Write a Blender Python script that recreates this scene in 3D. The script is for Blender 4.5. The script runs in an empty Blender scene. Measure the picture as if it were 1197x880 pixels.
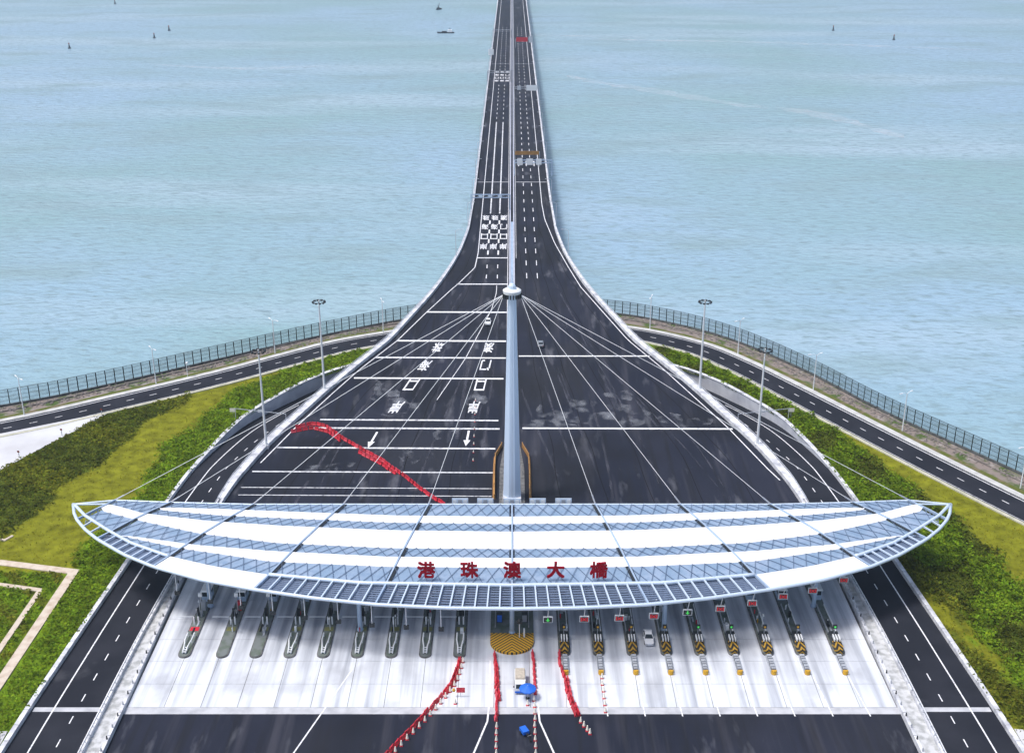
import bpy, math, random
import numpy as np
from mathutils import Vector, Matrix
random.seed(7); np.random.seed(7)
R = math.radians
S = bpy.context.scene
COL = S.collection

# ------------------------------------------------------------------ camera
cam = bpy.data.cameras.new('camera'); co = bpy.data.objects.new('camera', cam); COL.objects.link(co)
co.location = (0, 0, 132); co.rotation_euler = (R(90 - 22.33), 0, 0)
cam.sensor_fit = 'HORIZONTAL'; cam.sensor_width = 36; cam.lens = 42.1
cam.clip_start = 1; cam.clip_end = 60000
S.camera = co

# ------------------------------------------------------------------ sky, sun, exposure
SUN = Vector((-0.40, -0.12, 0.92)).normalized()
w = bpy.data.worlds.new('World'); S.world = w; w.use_nodes = True
nt = w.node_tree; bg = nt.nodes['Background']
sky = nt.nodes.new('ShaderNodeTexSky'); sky.sky_type = 'NISHITA'; sky.sun_disc = False
sky.sun_elevation = math.asin(SUN.z); sky.sun_rotation = math.atan2(SUN.x, SUN.y)
sky.altitude = 50; sky.air_density = 1.1; sky.dust_density = 4.0; sky.ozone_density = 1.5
nt.links.new(sky.outputs[0], bg.inputs[0]); bg.inputs[1].default_value = 0.118
sl = bpy.data.lights.new('sun', 'SUN'); sl.energy = 1.9; sl.angle = R(12); sl.color = (1, .975, .945)
so = bpy.data.objects.new('sun', sl); COL.objects.link(so); so.location = (-200, 100, 300)
so.rotation_euler = (-SUN).to_track_quat('-Z', 'Y').to_euler()
vs = S.view_settings; vs.view_transform = 'Standard'; vs.look = 'None'; vs.gamma = 1; vs.exposure = 0.55
vs.use_curve_mapping = False
S.cycles.use_denoising = True
S.cycles.max_bounces = 6; S.cycles.volume_bounces = 0

# ------------------------------------------------------------------ materials
MATS = {}
def mat(name, col, rough=.7, metal=0, noise=None, col2=None, scale=1.0, stretch=(1, 1, 1), bump=0, bscale=None,
        detail=5, lo=.4, hi=.65, spec=.5, emit=None, attr=None):
    """principled material; col2 is blended in by a stretched world-space noise"""
    m = bpy.data.materials.new(name); m.use_nodes = True; n = m.node_tree; b = n.nodes['Principled BSDF']
    b.inputs['Roughness'].default_value = rough; b.inputs['Metallic'].default_value = metal
    b.inputs['Specular IOR Level'].default_value = spec
    b.inputs['Base Color'].default_value = (*col, 1)
    if emit:
        b.inputs['Emission Color'].default_value = (*col, 1); b.inputs['Emission Strength'].default_value = emit
    if col2 or bump:
        tc = n.nodes.new('ShaderNodeNewGeometry'); mp = n.nodes.new('ShaderNodeMapping')
        mp.inputs['Scale'].default_value = stretch; n.links.new(tc.outputs['Position'], mp.inputs['Vector'])
    if col2:
        nz = n.nodes.new('ShaderNodeTexNoise'); nz.inputs['Scale'].default_value = scale; nz.inputs['Detail'].default_value = detail
        n.links.new(mp.outputs[0], nz.inputs['Vector'])
        rp = n.nodes.new('ShaderNodeMapRange'); rp.inputs[1].default_value = lo; rp.inputs[2].default_value = hi
        n.links.new(nz.outputs[0], rp.inputs[0])
        mx = n.nodes.new('ShaderNodeMix'); mx.data_type = 'RGBA'; mx.inputs[6].default_value = (*col, 1); mx.inputs[7].default_value = (*col2, 1)
        n.links.new(rp.outputs[0], mx.inputs[0]); n.links.new(mx.outputs[2], b.inputs['Base Color'])
    if bump:
        n2 = n.nodes.new('ShaderNodeTexNoise'); n2.inputs['Scale'].default_value = bscale or scale; n2.inputs['Detail'].default_value = 4
        n.links.new(mp.outputs[0], n2.inputs['Vector'])
        bp = n.nodes.new('ShaderNodeBump'); bp.inputs['Strength'].default_value = 1; bp.inputs['Distance'].default_value = bump
        n.links.new(n2.outputs[0], bp.inputs['Height']); n.links.new(bp.outputs[0], b.inputs['Normal'])
    MATS[name] = m
    return m

def second_noise(m, col, scale, stretch, lo, hi, fac=1.0, detail=6, off=(0, 0, 0)):
    """blend one more noise-shaped stain over a material's colour"""
    n = m.node_tree; b = n.nodes['Principled BSDF']; inp = b.inputs['Base Color']
    tc = n.nodes.new('ShaderNodeNewGeometry'); mp = n.nodes.new('ShaderNodeMapping'); mp.inputs['Scale'].default_value = stretch
    mp.inputs['Location'].default_value = off
    n.links.new(tc.outputs['Position'], mp.inputs['Vector'])
    nz = n.nodes.new('ShaderNodeTexNoise'); nz.inputs['Scale'].default_value = scale; nz.inputs['Detail'].default_value = detail
    n.links.new(mp.outputs[0], nz.inputs['Vector'])
    rp = n.nodes.new('ShaderNodeMapRange'); rp.inputs[1].default_value = lo; rp.inputs[2].default_value = hi; rp.inputs[4].default_value = fac
    n.links.new(nz.outputs[0], rp.inputs[0])
    mx = n.nodes.new('ShaderNodeMix'); mx.data_type = 'RGBA'; mx.inputs[7].default_value = (*col, 1)
    if inp.is_linked:
        n.links.new(inp.links[0].from_socket, mx.inputs[6])
    else:
        mx.inputs[6].default_value = inp.default_value
    n.links.new(rp.outputs[0], mx.inputs[0]); n.links.new(mx.outputs[2], inp)

asphalt = mat('asphalt', (.014, .017, .030), .85, col2=(.025, .028, .045), scale=.06, stretch=(1, .5, 1), lo=.4, hi=.7, spec=.15)
second_noise(asphalt, (.014, .015, .019), .5, (1, .06, 1), .50, .72, .8)
second_noise(asphalt, (.062, .062, .078), .35, (1, .05, 1), .54, .76, .75, 6, (9, 2, 0))
second_noise(asphalt, (.026, .028, .036), .025, (1, 1, 1), .50, .66, .6, 4, (5, 1, 0))
second_noise(asphalt, (.15, .155, .18), .22, (1.2, .28, 1), .60, .74, .6, 15, (3.1, 7.7, 0))
second_noise(asphalt, (.012, .013, .017), .03, (1, 1, 1), .5, .62, .55, 3, (1.7, 4.2, 0))
asphalt2 = mat('road_asphalt', (.016, .018, .026), .85, col2=(.026, .028, .038), scale=.1, lo=.4, hi=.7, spec=.15)
second_noise(asphalt2, (.12, .12, .135), .08, (1, 1, 1), .66, .8, .6, 8)
concrete_apron = mat('apron_concrete', (.70, .73, .78), .8, col2=(.60, .63, .68), scale=.12, lo=.35, hi=.7)
second_noise(concrete_apron, (.22, .24, .29), .55, (1, .03, 1), .48, .72, .85, 4)
second_noise(concrete_apron, (.34, .35, .38), .14, (1, .7, 1), .53, .72, .6, 9)
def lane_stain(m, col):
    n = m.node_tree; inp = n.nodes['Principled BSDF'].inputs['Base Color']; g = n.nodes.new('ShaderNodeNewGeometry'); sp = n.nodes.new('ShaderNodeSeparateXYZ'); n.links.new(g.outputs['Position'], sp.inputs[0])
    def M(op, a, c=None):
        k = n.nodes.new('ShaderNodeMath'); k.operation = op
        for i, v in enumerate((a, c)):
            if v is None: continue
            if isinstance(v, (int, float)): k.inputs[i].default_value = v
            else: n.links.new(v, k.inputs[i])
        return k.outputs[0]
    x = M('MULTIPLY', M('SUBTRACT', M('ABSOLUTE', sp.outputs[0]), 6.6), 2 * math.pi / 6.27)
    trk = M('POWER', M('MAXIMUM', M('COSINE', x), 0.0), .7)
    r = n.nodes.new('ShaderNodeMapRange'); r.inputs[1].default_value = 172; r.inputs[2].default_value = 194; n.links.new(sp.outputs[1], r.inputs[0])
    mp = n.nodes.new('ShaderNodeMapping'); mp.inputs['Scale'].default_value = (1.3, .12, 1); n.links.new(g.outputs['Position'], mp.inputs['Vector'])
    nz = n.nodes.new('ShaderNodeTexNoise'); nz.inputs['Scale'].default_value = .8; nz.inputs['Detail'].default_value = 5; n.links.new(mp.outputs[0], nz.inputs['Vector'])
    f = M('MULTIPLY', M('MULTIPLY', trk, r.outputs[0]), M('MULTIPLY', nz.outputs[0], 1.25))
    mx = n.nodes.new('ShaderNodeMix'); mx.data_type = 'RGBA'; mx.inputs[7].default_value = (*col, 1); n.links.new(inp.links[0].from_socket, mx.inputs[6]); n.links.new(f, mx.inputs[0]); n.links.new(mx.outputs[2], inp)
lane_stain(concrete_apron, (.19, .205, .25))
joint_concrete = mat('joint_concrete', (.52, .53, .56), .8, col2=(.36, .37, .40), scale=.4, lo=.4, hi=.7)
parapet_m = mat('parapet_concrete', (.70, .71, .74), .75, col2=(.36, .37, .41), scale=.45, lo=.42, hi=.72)
second_noise(parapet_m, (.2, .2, .22), 1.6, (1, 1, 1), .60, .72, .6, 4)
wall_m = mat('wall_concrete', (.55, .57, .62), .8, col2=(.42, .44, .50), scale=.3, lo=.4, hi=.7)
band_m = mat('median_gravel', (.55, .56, .57), .9, col2=(.34, .35, .35), scale=.8, lo=.42, hi=.62, bump=.05, bscale=4)
paint = mat('white_paint', (.78, .79, .81), .6, col2=(.42, .42, .45), scale=1.6, lo=.52, hi=.72, detail=8)
paint_worn = mat('worn_white_paint', (.70, .71, .73), .6, col2=(.26, .26, .29), scale=1.1, lo=.47, hi=.70, detail=9)
steel_blue = mat('pale_blue_steel', (.42, .53, .68), .4, metal=.15, col2=(.34, .45, .60), scale=.3, lo=.4, hi=.7)
steel_light = mat('light_blue_steel', (.58, .68, .80), .4, metal=.1)
mast_m = mat('pale_mast_paint', (.62, .74, .90), .4)
membrane = mat('white_membrane', (.82, .83, .84), .6, col2=(.76, .77, .79), scale=.1)
roof_blue = mat('blue_grey_roof', (.23, .33, .46), .5, metal=.1, col2=(.31, .40, .53), scale=.25, lo=.4, hi=.65)
second_noise(roof_blue, (.17, .26, .40), .9, (1, 1, 1), .5, .75, .7)
lattice_m = mat('lattice_bar', (.13, .18, .27), .5, metal=.3)
louver_m = mat('louver_metal', (.17, .22, .32), .5, metal=.3)
dark_metal = mat('dark_metal', (.03, .035, .04), .5, metal=.4)
black = mat('black_rubber', (.012, .012, .014), .8)
glass_m = mat('dark_glass', (.02, .03, .04), .1)
white_metal = mat('white_metal', (.76, .78, .80), .4)
grey_metal = mat('grey_metal', (.40, .42, .46), .45, metal=.3)
galv = mat('galvanised_steel', (.55, .58, .63), .4, metal=.3)
red_plastic = mat('red_plastic', (.62, .02, .045), .45, col2=(.42, .02, .03), scale=2.0, lo=.45, hi=.65)
red_sign = mat('red_letter', (.30, .002, .014), .7, spec=.15)
red_led = mat('red_led', (.55, .01, .02), .5, emit=.25)
green_led = mat('green_led', (.05, .5, .08), .5, emit=.5)
orange_m = mat('orange_panel', (.40, .21, .06), .6, col2=(.30, .15, .045), scale=.5)
yellow = mat('yellow_paint', (.60, .33, .015), .6)
cone_white = mat('cone_white', (.85, .80, .70), .5)
island_top = mat('island_top', (.16, .18, .18), .8, col2=(.10, .13, .10), scale=.7, lo=.4, hi=.65)
kerb_m = mat('kerb_stone', (.16, .16, .16), .85, col2=(.07, .07, .07), scale=1.5)
car_white = mat('white_car_paint', (.78, .79, .81), .25)
car_silver = mat('silver_car_paint', (.35, .37, .40), .3, metal=.5)
blue_plastic = mat('blue_canvas', (.01, .13, .62), .6)
truck_bed = mat('beige_tarpaulin', (.52, .46, .38), .8, col2=(.4, .36, .3), scale=2)
hull = mat('dark_hull', (.035, .05, .07), .6)
rust = mat('rusty_paint', (.22, .05, .03), .7)
fence_m = mat('fence_steel', (.032, .052, .052), .6, metal=.2)
rock_m = mat('riprap_stone', (.15, .135, .125), .95, col2=(.27, .235, .215), scale=.8, lo=.4, hi=.6)
bank_m = mat('bank_soil', (.23, .19, .17), .95, col2=(.06, .10, .018), scale=.22, lo=.46, hi=.60, bump=.2, bscale=1.5)
second_noise(bank_m, (.34, .31, .30), .35, (1, 1, 1), .55, .72, .9)
verge_m = mat('verge_grass', (.09, .11, .012), .95, col2=(.16, .13, .07), scale=.35, lo=.48, hi=.62)
path_m = mat('path_paving', (.60, .52, .43), .85, col2=(.46, .36, .28), scale=.6, lo=.45, hi=.7)
yard_m = mat('yard_concrete', (.60, .61, .63), .85, col2=(.50, .50, .52), scale=.1)
kerb_y = mat('pale_kerb', (.52, .50, .40), .85, col2=(.38, .38, .28), scale=.5)
sidewalk_m = mat('sidewalk', (.56, .56, .55), .85, col2=(.42, .42, .41), scale=.4)
median_m = mat('median_barrier', (.46, .48, .56), .6, col2=(.38, .40, .48), scale=.2)

def stripes(name, c1, c2, vec, freq, duty=.5, absx=False):
    m = bpy.data.materials.new(name); m.use_nodes = True; n = m.node_tree; b = n.nodes['Principled BSDF']; b.inputs['Roughness'].default_value = .6
    tc = n.nodes.new('ShaderNodeTexCoord'); sp = n.nodes.new('ShaderNodeSeparateXYZ'); n.links.new(tc.outputs['Object'], sp.inputs[0])
    def M(op, a, c):
        k = n.nodes.new('ShaderNodeMath'); k.operation = op
        for i, v in enumerate((a, c)):
            if v is None: continue
            if isinstance(v, (int, float)): k.inputs[i].default_value = v
            else: n.links.new(v, k.inputs[i])
        return k.outputs[0]
    x = M('ABSOLUTE', sp.outputs[0], None) if absx else sp.outputs[0]
    t = M('ADD', M('ADD', M('MULTIPLY', x, vec[0]), M('MULTIPLY', sp.outputs[1], vec[1])), M('MULTIPLY', sp.outputs[2], vec[2]))
    g = M('GREATER_THAN', M('FRACT', M('MULTIPLY', t, freq), None), duty)
    mx = n.nodes.new('ShaderNodeMix'); mx.data_type = 'RGBA'; mx.inputs[6].default_value = (*c1, 1); mx.inputs[7].default_value = (*c2, 1)
    n.links.new(g, mx.inputs[0]); n.links.new(mx.outputs[2], b.inputs['Base Color'])
    return m
chevron = stripes('chevron_paint', (.62, .34, .015), (.02, .018, .015), (1, 1, 0), 1.15, .6, True)
hazard = stripes('hazard_paint', (.42, .24, .02), (.02, .018, .015), (1, .4, 1), 1.3, .42, True)
boomwhite = stripes('boom_paint', (.8, .8, .8), (.6, .05, .05), (1, 0, 0), 1.0, .7)

# water
def water_mat():
    m = bpy.data.materials.new('sea_water'); m.use_nodes = True; n = m.node_tree; b = n.nodes['Principled BSDF']
    b.inputs['Roughness'].default_value = .22; b.inputs['IOR'].default_value = 1.33
    g = n.nodes.new('ShaderNodeNewGeometry')
    def nz(scale, st, detail=5, rot=0):
        mp = n.nodes.new('ShaderNodeMapping'); mp.inputs['Scale'].default_value = st; mp.inputs['Rotation'].default_value = (0, 0, rot)
        n.links.new(g.outputs['Position'], mp.inputs['Vector'])
        t = n.nodes.new('ShaderNodeTexNoise'); t.inputs['Scale'].default_value = scale; t.inputs['Detail'].default_value = detail
        n.links.new(mp.outputs[0], t.inputs['Vector']); return t.outputs[0]
    def mix(fac, a, c):
        mx = n.nodes.new('ShaderNodeMix'); mx.data_type = 'RGBA'
        n.links.new(fac, mx.inputs[0])
        for i, v in ((6, a), (7, c)):
            if isinstance(v, tuple): mx.inputs[i].default_value = (*v, 1)
            else: n.links.new(v, mx.inputs[i])
        return mx.outputs[2]
    def rng(s, lo, hi):
        r = n.nodes.new('ShaderNodeMapRange'); r.inputs[1].default_value = lo; r.inputs[2].default_value = hi; n.links.new(s, r.inputs[0]); return r.outputs[0]
    c = mix(rng(nz(.0035, (1, .8, 1), 5), .40, .60), (.250, .395, .425), (.295, .435, .56))
    c = mix(rng(nz(.010, (.25, 1, 1), 7, .15), .50, .72), c, (.37, .49, .58))
    c = mix(rng(nz(.03, (.4, 1, 1), 5, -.1), .52, .70), c, (.25, .365, .40))
    c = mix(rng(nz(.38, (.45, 1, 1), 5), .50, .72), c, (.215, .315, .345))
    n.links.new(c, b.inputs['Base Color'])
    h1 = nz(.22, (.5, 1, 1), 4, .05); h2 = nz(.7, (.6, 1, 1), 4, -.1)
    ad = n.nodes.new('ShaderNodeMath'); ad.operation = 'MULTIPLY_ADD'; n.links.new(h1, ad.inputs[0]); ad.inputs[1].default_value = 1.5; n.links.new(h2, ad.inputs[2])
    bp = n.nodes.new('ShaderNodeBump'); bp.inputs['Strength'].default_value = .9; bp.inputs['Distance'].default_value = .75
    n.links.new(ad.outputs[0], bp.inputs['Height']); n.links.new(bp.outputs[0], b.inputs['Normal'])
    return m
water_m = water_mat()

def grass_mat():
    m = bpy.data.materials.new('grass_ground'); m.use_nodes = True; n = m.node_tree; b = n.nodes['Principled BSDF']; b.inputs['Roughness'].default_value = .95
    b.inputs['Specular IOR Level'].default_value = .1
    at = n.nodes.new('ShaderNodeAttribute'); at.attribute_name = 'plant'
    g = n.nodes.new('ShaderNodeNewGeometry')
    nz = n.nodes.new('ShaderNodeTexNoise'); nz.inputs['Scale'].default_value = .35; nz.inputs['Detail'].default_value = 7; n.links.new(g.outputs['Position'], nz.inputs['Vector'])
    r = n.nodes.new('ShaderNodeMapRange'); r.inputs[1].default_value = .3; r.inputs[2].default_value = .7; r.inputs[3].default_value = .6; r.inputs[4].default_value = 1.35
    n.links.new(nz.outputs[0], r.inputs[0])
    mx = n.nodes.new('ShaderNodeVectorMath'); mx.operation = 'SCALE'; n.links.new(at.outputs['Color'], mx.inputs[0]); n.links.new(r.outputs[0], mx.inputs['Scale'])
    n.links.new(mx.outputs[0], b.inputs['Base Color'])
    return m
grass_m = grass_mat()

# ------------------------------------------------------------------ mesh helpers
class MB:
    def __init__(s): s.v = []; s.f = []
    def add(s, vs, fs):
        o = len(s.v); s.v += [tuple(p) for p in vs]; s.f += [tuple(i + o for i in f) for f in fs]; return s
    def box(s, c, d, rz=0, taper=1.0):
        x, y, z = d[0] / 2, d[1] / 2, d[2] / 2; ca, sa = math.cos(rz), math.sin(rz); vs = []
        for k, zz in ((1, -z), (taper, z)):
            for sx, sy in ((-1, -1), (1, -1), (1, 1), (-1, 1)):
                px, py = sx * x * k, sy * y * k
                vs.append((c[0] + px * ca - py * sa, c[1] + px * sa + py * ca, c[2] + zz))
        return s.add(vs, [(3, 2, 1, 0), (4, 5, 6, 7), (0, 1, 5, 4), (1, 2, 6, 5), (2, 3, 7, 6), (3, 0, 4, 7)])
    def tube(s, p, q, r, r2=None, n=8, cap=True):
        p, q = Vector(p), Vector(q); d = (q - p); r2 = r if r2 is None else r2
        if d.length < 1e-6: return s
        d.normalize(); a = d.orthogonal().normalized(); b = d.cross(a); vs = []
        for c, rr in ((p, r), (q, r2)):
            for i in range(n):
                t = 2 * math.pi * i / n; vs.append(c + (a * math.cos(t) + b * math.sin(t)) * rr)
        fs = [(i, (i + 1) % n, n + (i + 1) % n, n + i) for i in range(n)]
        if cap: fs += [tuple(range(n - 1, -1, -1)), tuple(range(n, 2 * n))]
        return s.add(vs, fs)
    def pipe(s, pts, r, n=8):
        """tube along a polyline"""
        pts = [Vector(p) for p in pts]; vs = []; N = len(pts)
        for i, p in enumerate(pts):
            d = (pts[min(i + 1, N - 1)] - pts[max(i - 1, 0)]).normalized(); up = Vector((0, 0, 1))
            a = d.cross(up).normalized(); b = a.cross(d)
            for k in range(n):
                t = 2 * math.pi * k / n; vs.append(p + (a * math.cos(t) + b * math.sin(t)) * r)
        fs = [(i * n + k, i * n + (k + 1) % n, (i + 1) * n + (k + 1) % n, (i + 1) * n + k) for i in range(N - 1) for k in range(n)]
        fs += [tuple(range(n - 1, -1, -1)), tuple((N - 1) * n + k for k in range(n))]
        return s.add(vs, fs)
    def beam(s, p, q, wd, h):
        """box beam between two points, wd wide, h high, centred on the line"""
        p, q = Vector(p), Vector(q); d = (q - p).normalized(); a = d.cross(Vector((0, 0, 1)))
        a = a.normalized() if a.length > 1e-6 else Vector((1, 0, 0)); b = a.cross(d); vs = []
        for c in (p, q):
            for i, j in ((-1, -1), (1, -1), (1, 1), (-1, 1)): vs.append(c + a * i * wd / 2 + b * j * h / 2)
        return s.add(vs, [(3, 2, 1, 0), (4, 5, 6, 7), (0, 1, 5, 4), (1, 2, 6, 5), (2, 3, 7, 6), (3, 0, 4, 7)])
    def prism(s, poly, z0, z1):
        n = len(poly)
        vs = [(x, y, z0) for x, y in poly] + [(x, y, z1) for x, y in poly]
        return s.add(vs, [tuple(range(n - 1, -1, -1)), tuple(range(n, 2 * n))] + [(i, (i + 1) % n, n + (i + 1) % n, n + i) for i in range(n)])
    def strip(s, A, B):
        """quads between two polylines of 3-D points"""
        n = len(A); o = len(s.v); s.v += [tuple(p) for p in A] + [tuple(p) for p in B]
        s.f += [(o + i, o + n + i, o + n + i + 1, o + i + 1) for i in range(n - 1)]; return s
    def slab(s, A, B, th):
        """solid strip of thickness th below two polylines"""
        n = len(A); o = len(s.v); dn = Vector((0, 0, -th))
        s.v += [tuple(p) for p in A] + [tuple(p) for p in B] + [tuple(Vector(p) + dn) for p in A] + [tuple(Vector(p) + dn) for p in B]
        for i in range(n - 1):
            a, b, c, d = o + i, o + n + i, o + 2 * n + i, o + 3 * n + i
            s.f += [(a, b, b + 1, a + 1), (c + 1, d + 1, d, c), (a + 1, c + 1, c, a), (b, d, d + 1, b + 1)]
        a, b, c, d = o, o + n, o + 2 * n, o + 3 * n; s.f.append((a, c, d, b)); e = n - 1; s.f.append((b + e, d + e, c + e, a + e)); return s
    def lathe(s, prof, c=(0, 0, 0), n=16):
        vs = []; m = len(prof)
        for r, z in prof:
            for k in range(n):
                t = 2 * math.pi * k / n; vs.append((c[0] + r * math.cos(t), c[1] + r * math.sin(t), c[2] + z))
        fs = [(i * n + k, i * n + (k + 1) % n, (i + 1) * n + (k + 1) % n, (i + 1) * n + k) for i in range(m - 1) for k in range(n)]
        if prof[0][0] > 0: fs.append(tuple(range(n - 1, -1, -1)))
        if prof[-1][0] > 0: fs.append(tuple((m - 1) * n + k for k in range(n)))
        return s.add(vs, fs)
    def mesh(s, name, smooth=False):
        me = bpy.data.meshes.new(name); me.from_pydata(s.v, [], s.f)
        bmfix(me)
        if smooth: me.shade_smooth()
        return me
def bmfix(me):
    import bmesh
    b = bmesh.new(); b.from_mesh(me); bmesh.ops.recalc_face_normals(b, faces=b.faces); b.to_mesh(me); b.free()

def obj(name, geo, m, parent=None, smooth=False, loc=None, flat=False):
    """link one mesh object; geometry is in world coordinates when the parent is a placed root made by thing()"""
    if isinstance(geo, MB):
        me = geo.mesh(name, smooth)
        if flat and len(me.polygons) and sum(p.normal.z for p in me.polygons) < 0: me.flip_normals()
    else: me = geo
    if m and not me.materials: me.materials.append(m)
    o = bpy.data.objects.new(name, me); COL.objects.link(o)
    if parent:
        o.parent = parent
        if parent.get('_w'): o.location = tuple(-v for v in parent['_b'])
    if loc: o.location = loc
    return o
def tag(o, label=None, cat=None, group=None, kind=None):
    if label: o['label'] = label
    if cat: o['category'] = cat
    if group: o['group'] = group
    if kind: o['kind'] = kind
    return o
WORLD_ROOTS = []
def thing(name, loc, label, cat, group=None, world=False, rz=0):
    o = bpy.data.objects.new(name, None); COL.objects.link(o); o.location = loc; o.rotation_euler = (0, 0, rz); o.empty_display_size = .2
    tag(o, label, cat, group)
    if world: o['_w'] = 1; o['_b'] = tuple(loc); WORLD_ROOTS.append(o)
    return o
def sub(name, geo, m, parent, **k):
    """a sub-part: geometry in its parent mesh's own coordinates"""
    return obj(name, geo, m, parent, **k)
def struct(name, geo, m, **k):
    o = obj(name, geo, m, **k); o['kind'] = 'structure'; return o
def dup(root, loc, rz=0, label=None, group=None):
    r = root.copy(); COL.objects.link(r); r.location = loc; r.rotation_euler = (0, 0, rz)
    if label: r['label'] = label
    if group: r['group'] = group
    for ch in root.children:
        c = ch.copy(); COL.objects.link(c); c.parent = r
        for g in ch.children:
            d = g.copy(); COL.objects.link(d); d.parent = c
    return r
ORD = ['', 'first', 'second', 'third', 'fourth', 'fifth', 'sixth', 'seventh', 'eighth', 'ninth', 'tenth', 'eleventh', 'twelfth', 'thirteenth', 'fourteenth', 'fifteenth']

def cat_rom(P, k=8):
    P = [Vector((p[0], p[1])) for p in P]; out = []
    for i in range(len(P) - 1):
        p0, p1, p2, p3 = P[max(i - 1, 0)], P[i], P[i + 1], P[min(i + 2, len(P) - 1)]
        for j in range(k):
            t = j / k
            out.append(.5 * ((2 * p1) + (p2 - p0) * t + (2 * p0 - 5 * p1 + 4 * p2 - p3) * t * t + (3 * p1 - p0 - 3 * p2 + p3) * t ** 3))
    return out + [P[-1]]
def resample(P, n=None, step=None):
    P = [Vector((p[0], p[1])) for p in P]; L = [0]
    for a, b in zip(P, P[1:]): L.append(L[-1] + (b - a).length)
    if n is None: n = max(2, int(L[-1] / step) + 1)
    out = []; j = 0
    for i in range(n):
        t = L[-1] * i / (n - 1)
        while j < len(L) - 2 and L[j + 1] < t: j += 1
        f = (t - L[j]) / max(1e-9, L[j + 1] - L[j]); out.append(P[j].lerp(P[j + 1], f))
    return out
def offset(P, d):
    """shift a polyline to its left by d"""
    out = []
    for i, p in enumerate(P):
        t = (P[min(i + 1, len(P) - 1)] - P[max(i - 1, 0)]).normalized(); out.append(p + Vector((-t.y, t.x)) * d)
    return out
def curve(pts):
    xs, ys = zip(*pts); return lambda x: float(np.interp(x, xs, ys))

# ------------------------------------------------------------------ levels and outlines of the place (metres)
YA, YB, ZB = 262., 385., 6.
WATER_Z = -5.0
def zd(Y): return ZB * min(1, max(0, (Y - YA) / (YB - YA)))
hw = curve([(-60, 66.9), (169, 66.9), (211, 67.4), (244.5, 66.6), (256.5, 65.4), (274, 61.4), (284.6, 57.6), (305, 50.7), (319.5, 45.2), (331, 40.4),
            (340, 36.6), (357, 32.2), (372, 28.1), (386, 24.7), (407.4, 21.4), (427.5, 18.9), (457, 16.8), (513, 16.1), (5000, 16.1)])
def sm(f, Y, d=6): return (f(Y - d) + f(Y) * 2 + f(Y + d)) / 4
def HW(Y): return sm(hw, Y) if Y > 246 else hw(Y)
SRZ = curve([(-200, 0), (262, 0), (312, -3.5), (400, -3.5)])
FAR = 3400.

# deck rows
def rows(a, b, extra=()):
    r = set([a, b] + [e for e in extra if a < e < b]); y = a
    while y < b:
        r.add(round(y, 3)); y += 4 if y < 470 else (20 if y < 700 else 120)
    return sorted(v for v in r if a <= v <= b)

# ------------------------------------------------------------------ sea and land
n = 40; big = 30000
wm = MB().add([(-big, -big, WATER_Z), (big, -big, WATER_Z), (big, big, WATER_Z), (-big, big, WATER_Z)], [(0, 1, 2, 3)])
struct('water', wm, water_m, flat=True)

CENTRE = resample(cat_rom([(-400, 150), (-250, 228), (-180, 262), (-134.2, 284.8), (-108, 302.5), (-84, 320), (-66, 335), (-49.5, 347.5), (-25, 358), (0, 361.5), (22, 361), (39, 356.5),
                           (56, 344.5), (66.5, 330.5), (76, 314), (87, 293.7), (101, 268), (114, 245), (140, 200), (200, 90), (290, -80)]), step=3.0)
FENCE = resample(cat_rom([(-430, 170), (-260, 246), (-190, 277), (-139.7, 299.5), (-117, 313), (-87, 335), (-60, 354.5), (-30.7, 372), (0, 380.5), (31.8, 376.5), (53, 365.3),
                          (70, 349.5), (86.5, 324), (101, 295), (124, 257.5), (150, 213), (212, 105), (305, -70)]), step=3.0)

def plant_rgb(x, y):
    """which planting grows here: rough grass, mown lawn or leafy ground cover (colours of the plants themselves)"""
    lawn = (.172, .178, .012); rough = (.070, .092, .010); leafy = (.115, .190, .009); olive = (.108, .128, .011)
    wob = 2.2 * math.sin(x * .21 + y * .13) + 1.6 * math.sin(y * .37 - x * .11) + random.gauss(0, 1.3)
    if x < 0:
        lo = np.interp(y, [150, 225, 257, 285, 308, 330], [-122, -112.5, -104.5, -97.5, -90, -82]) + wob * .5
        hi = np.interp(y, [150, 216, 225, 257, 285, 308, 330], [-100, -94, -91, -88.5, -85.5, -78, -66]) + wob * .6
        if y < 214: return leafy if x > -92 else (olive if (x + y) % 9 < 3 else leafy)
        if x < lo: return rough if math.sin(x * .13 + y * .21) + random.gauss(0, .35) < .45 else olive
        if x < hi: return lawn
        return leafy
    sr = np.interp(y, [100, 158, 217, 245, 267, 290, 304, 318, 330], [84.5, 83.6, 80.5, 79.1, 76.7, 72.2, 65.7, 57.8, 46.5]); d = x - sr
    L = np.interp(y, [140, 160, 182, 200, 219, 230], [97, 94, 91, 88.2, 84, 78]) + wob * .5; U = np.interp(y, [150, 180, 211, 238, 262, 285], [122, 113, 105, 98.4, 92, 86]) + wob * .6
    if x > U: return lawn
    if x < L and y < 232: return olive if math.sin(x * .33 + y * .17) + random.gauss(0, .4) > -.2 else lawn
    deep = math.sin(x * .19 + y * .11) + math.sin(y * .23 - x * .31) * .7 + (.9 if 205 < y < 240 else 0) + random.gauss(0, .35)
    return rough if deep > .75 else leafy

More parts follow.
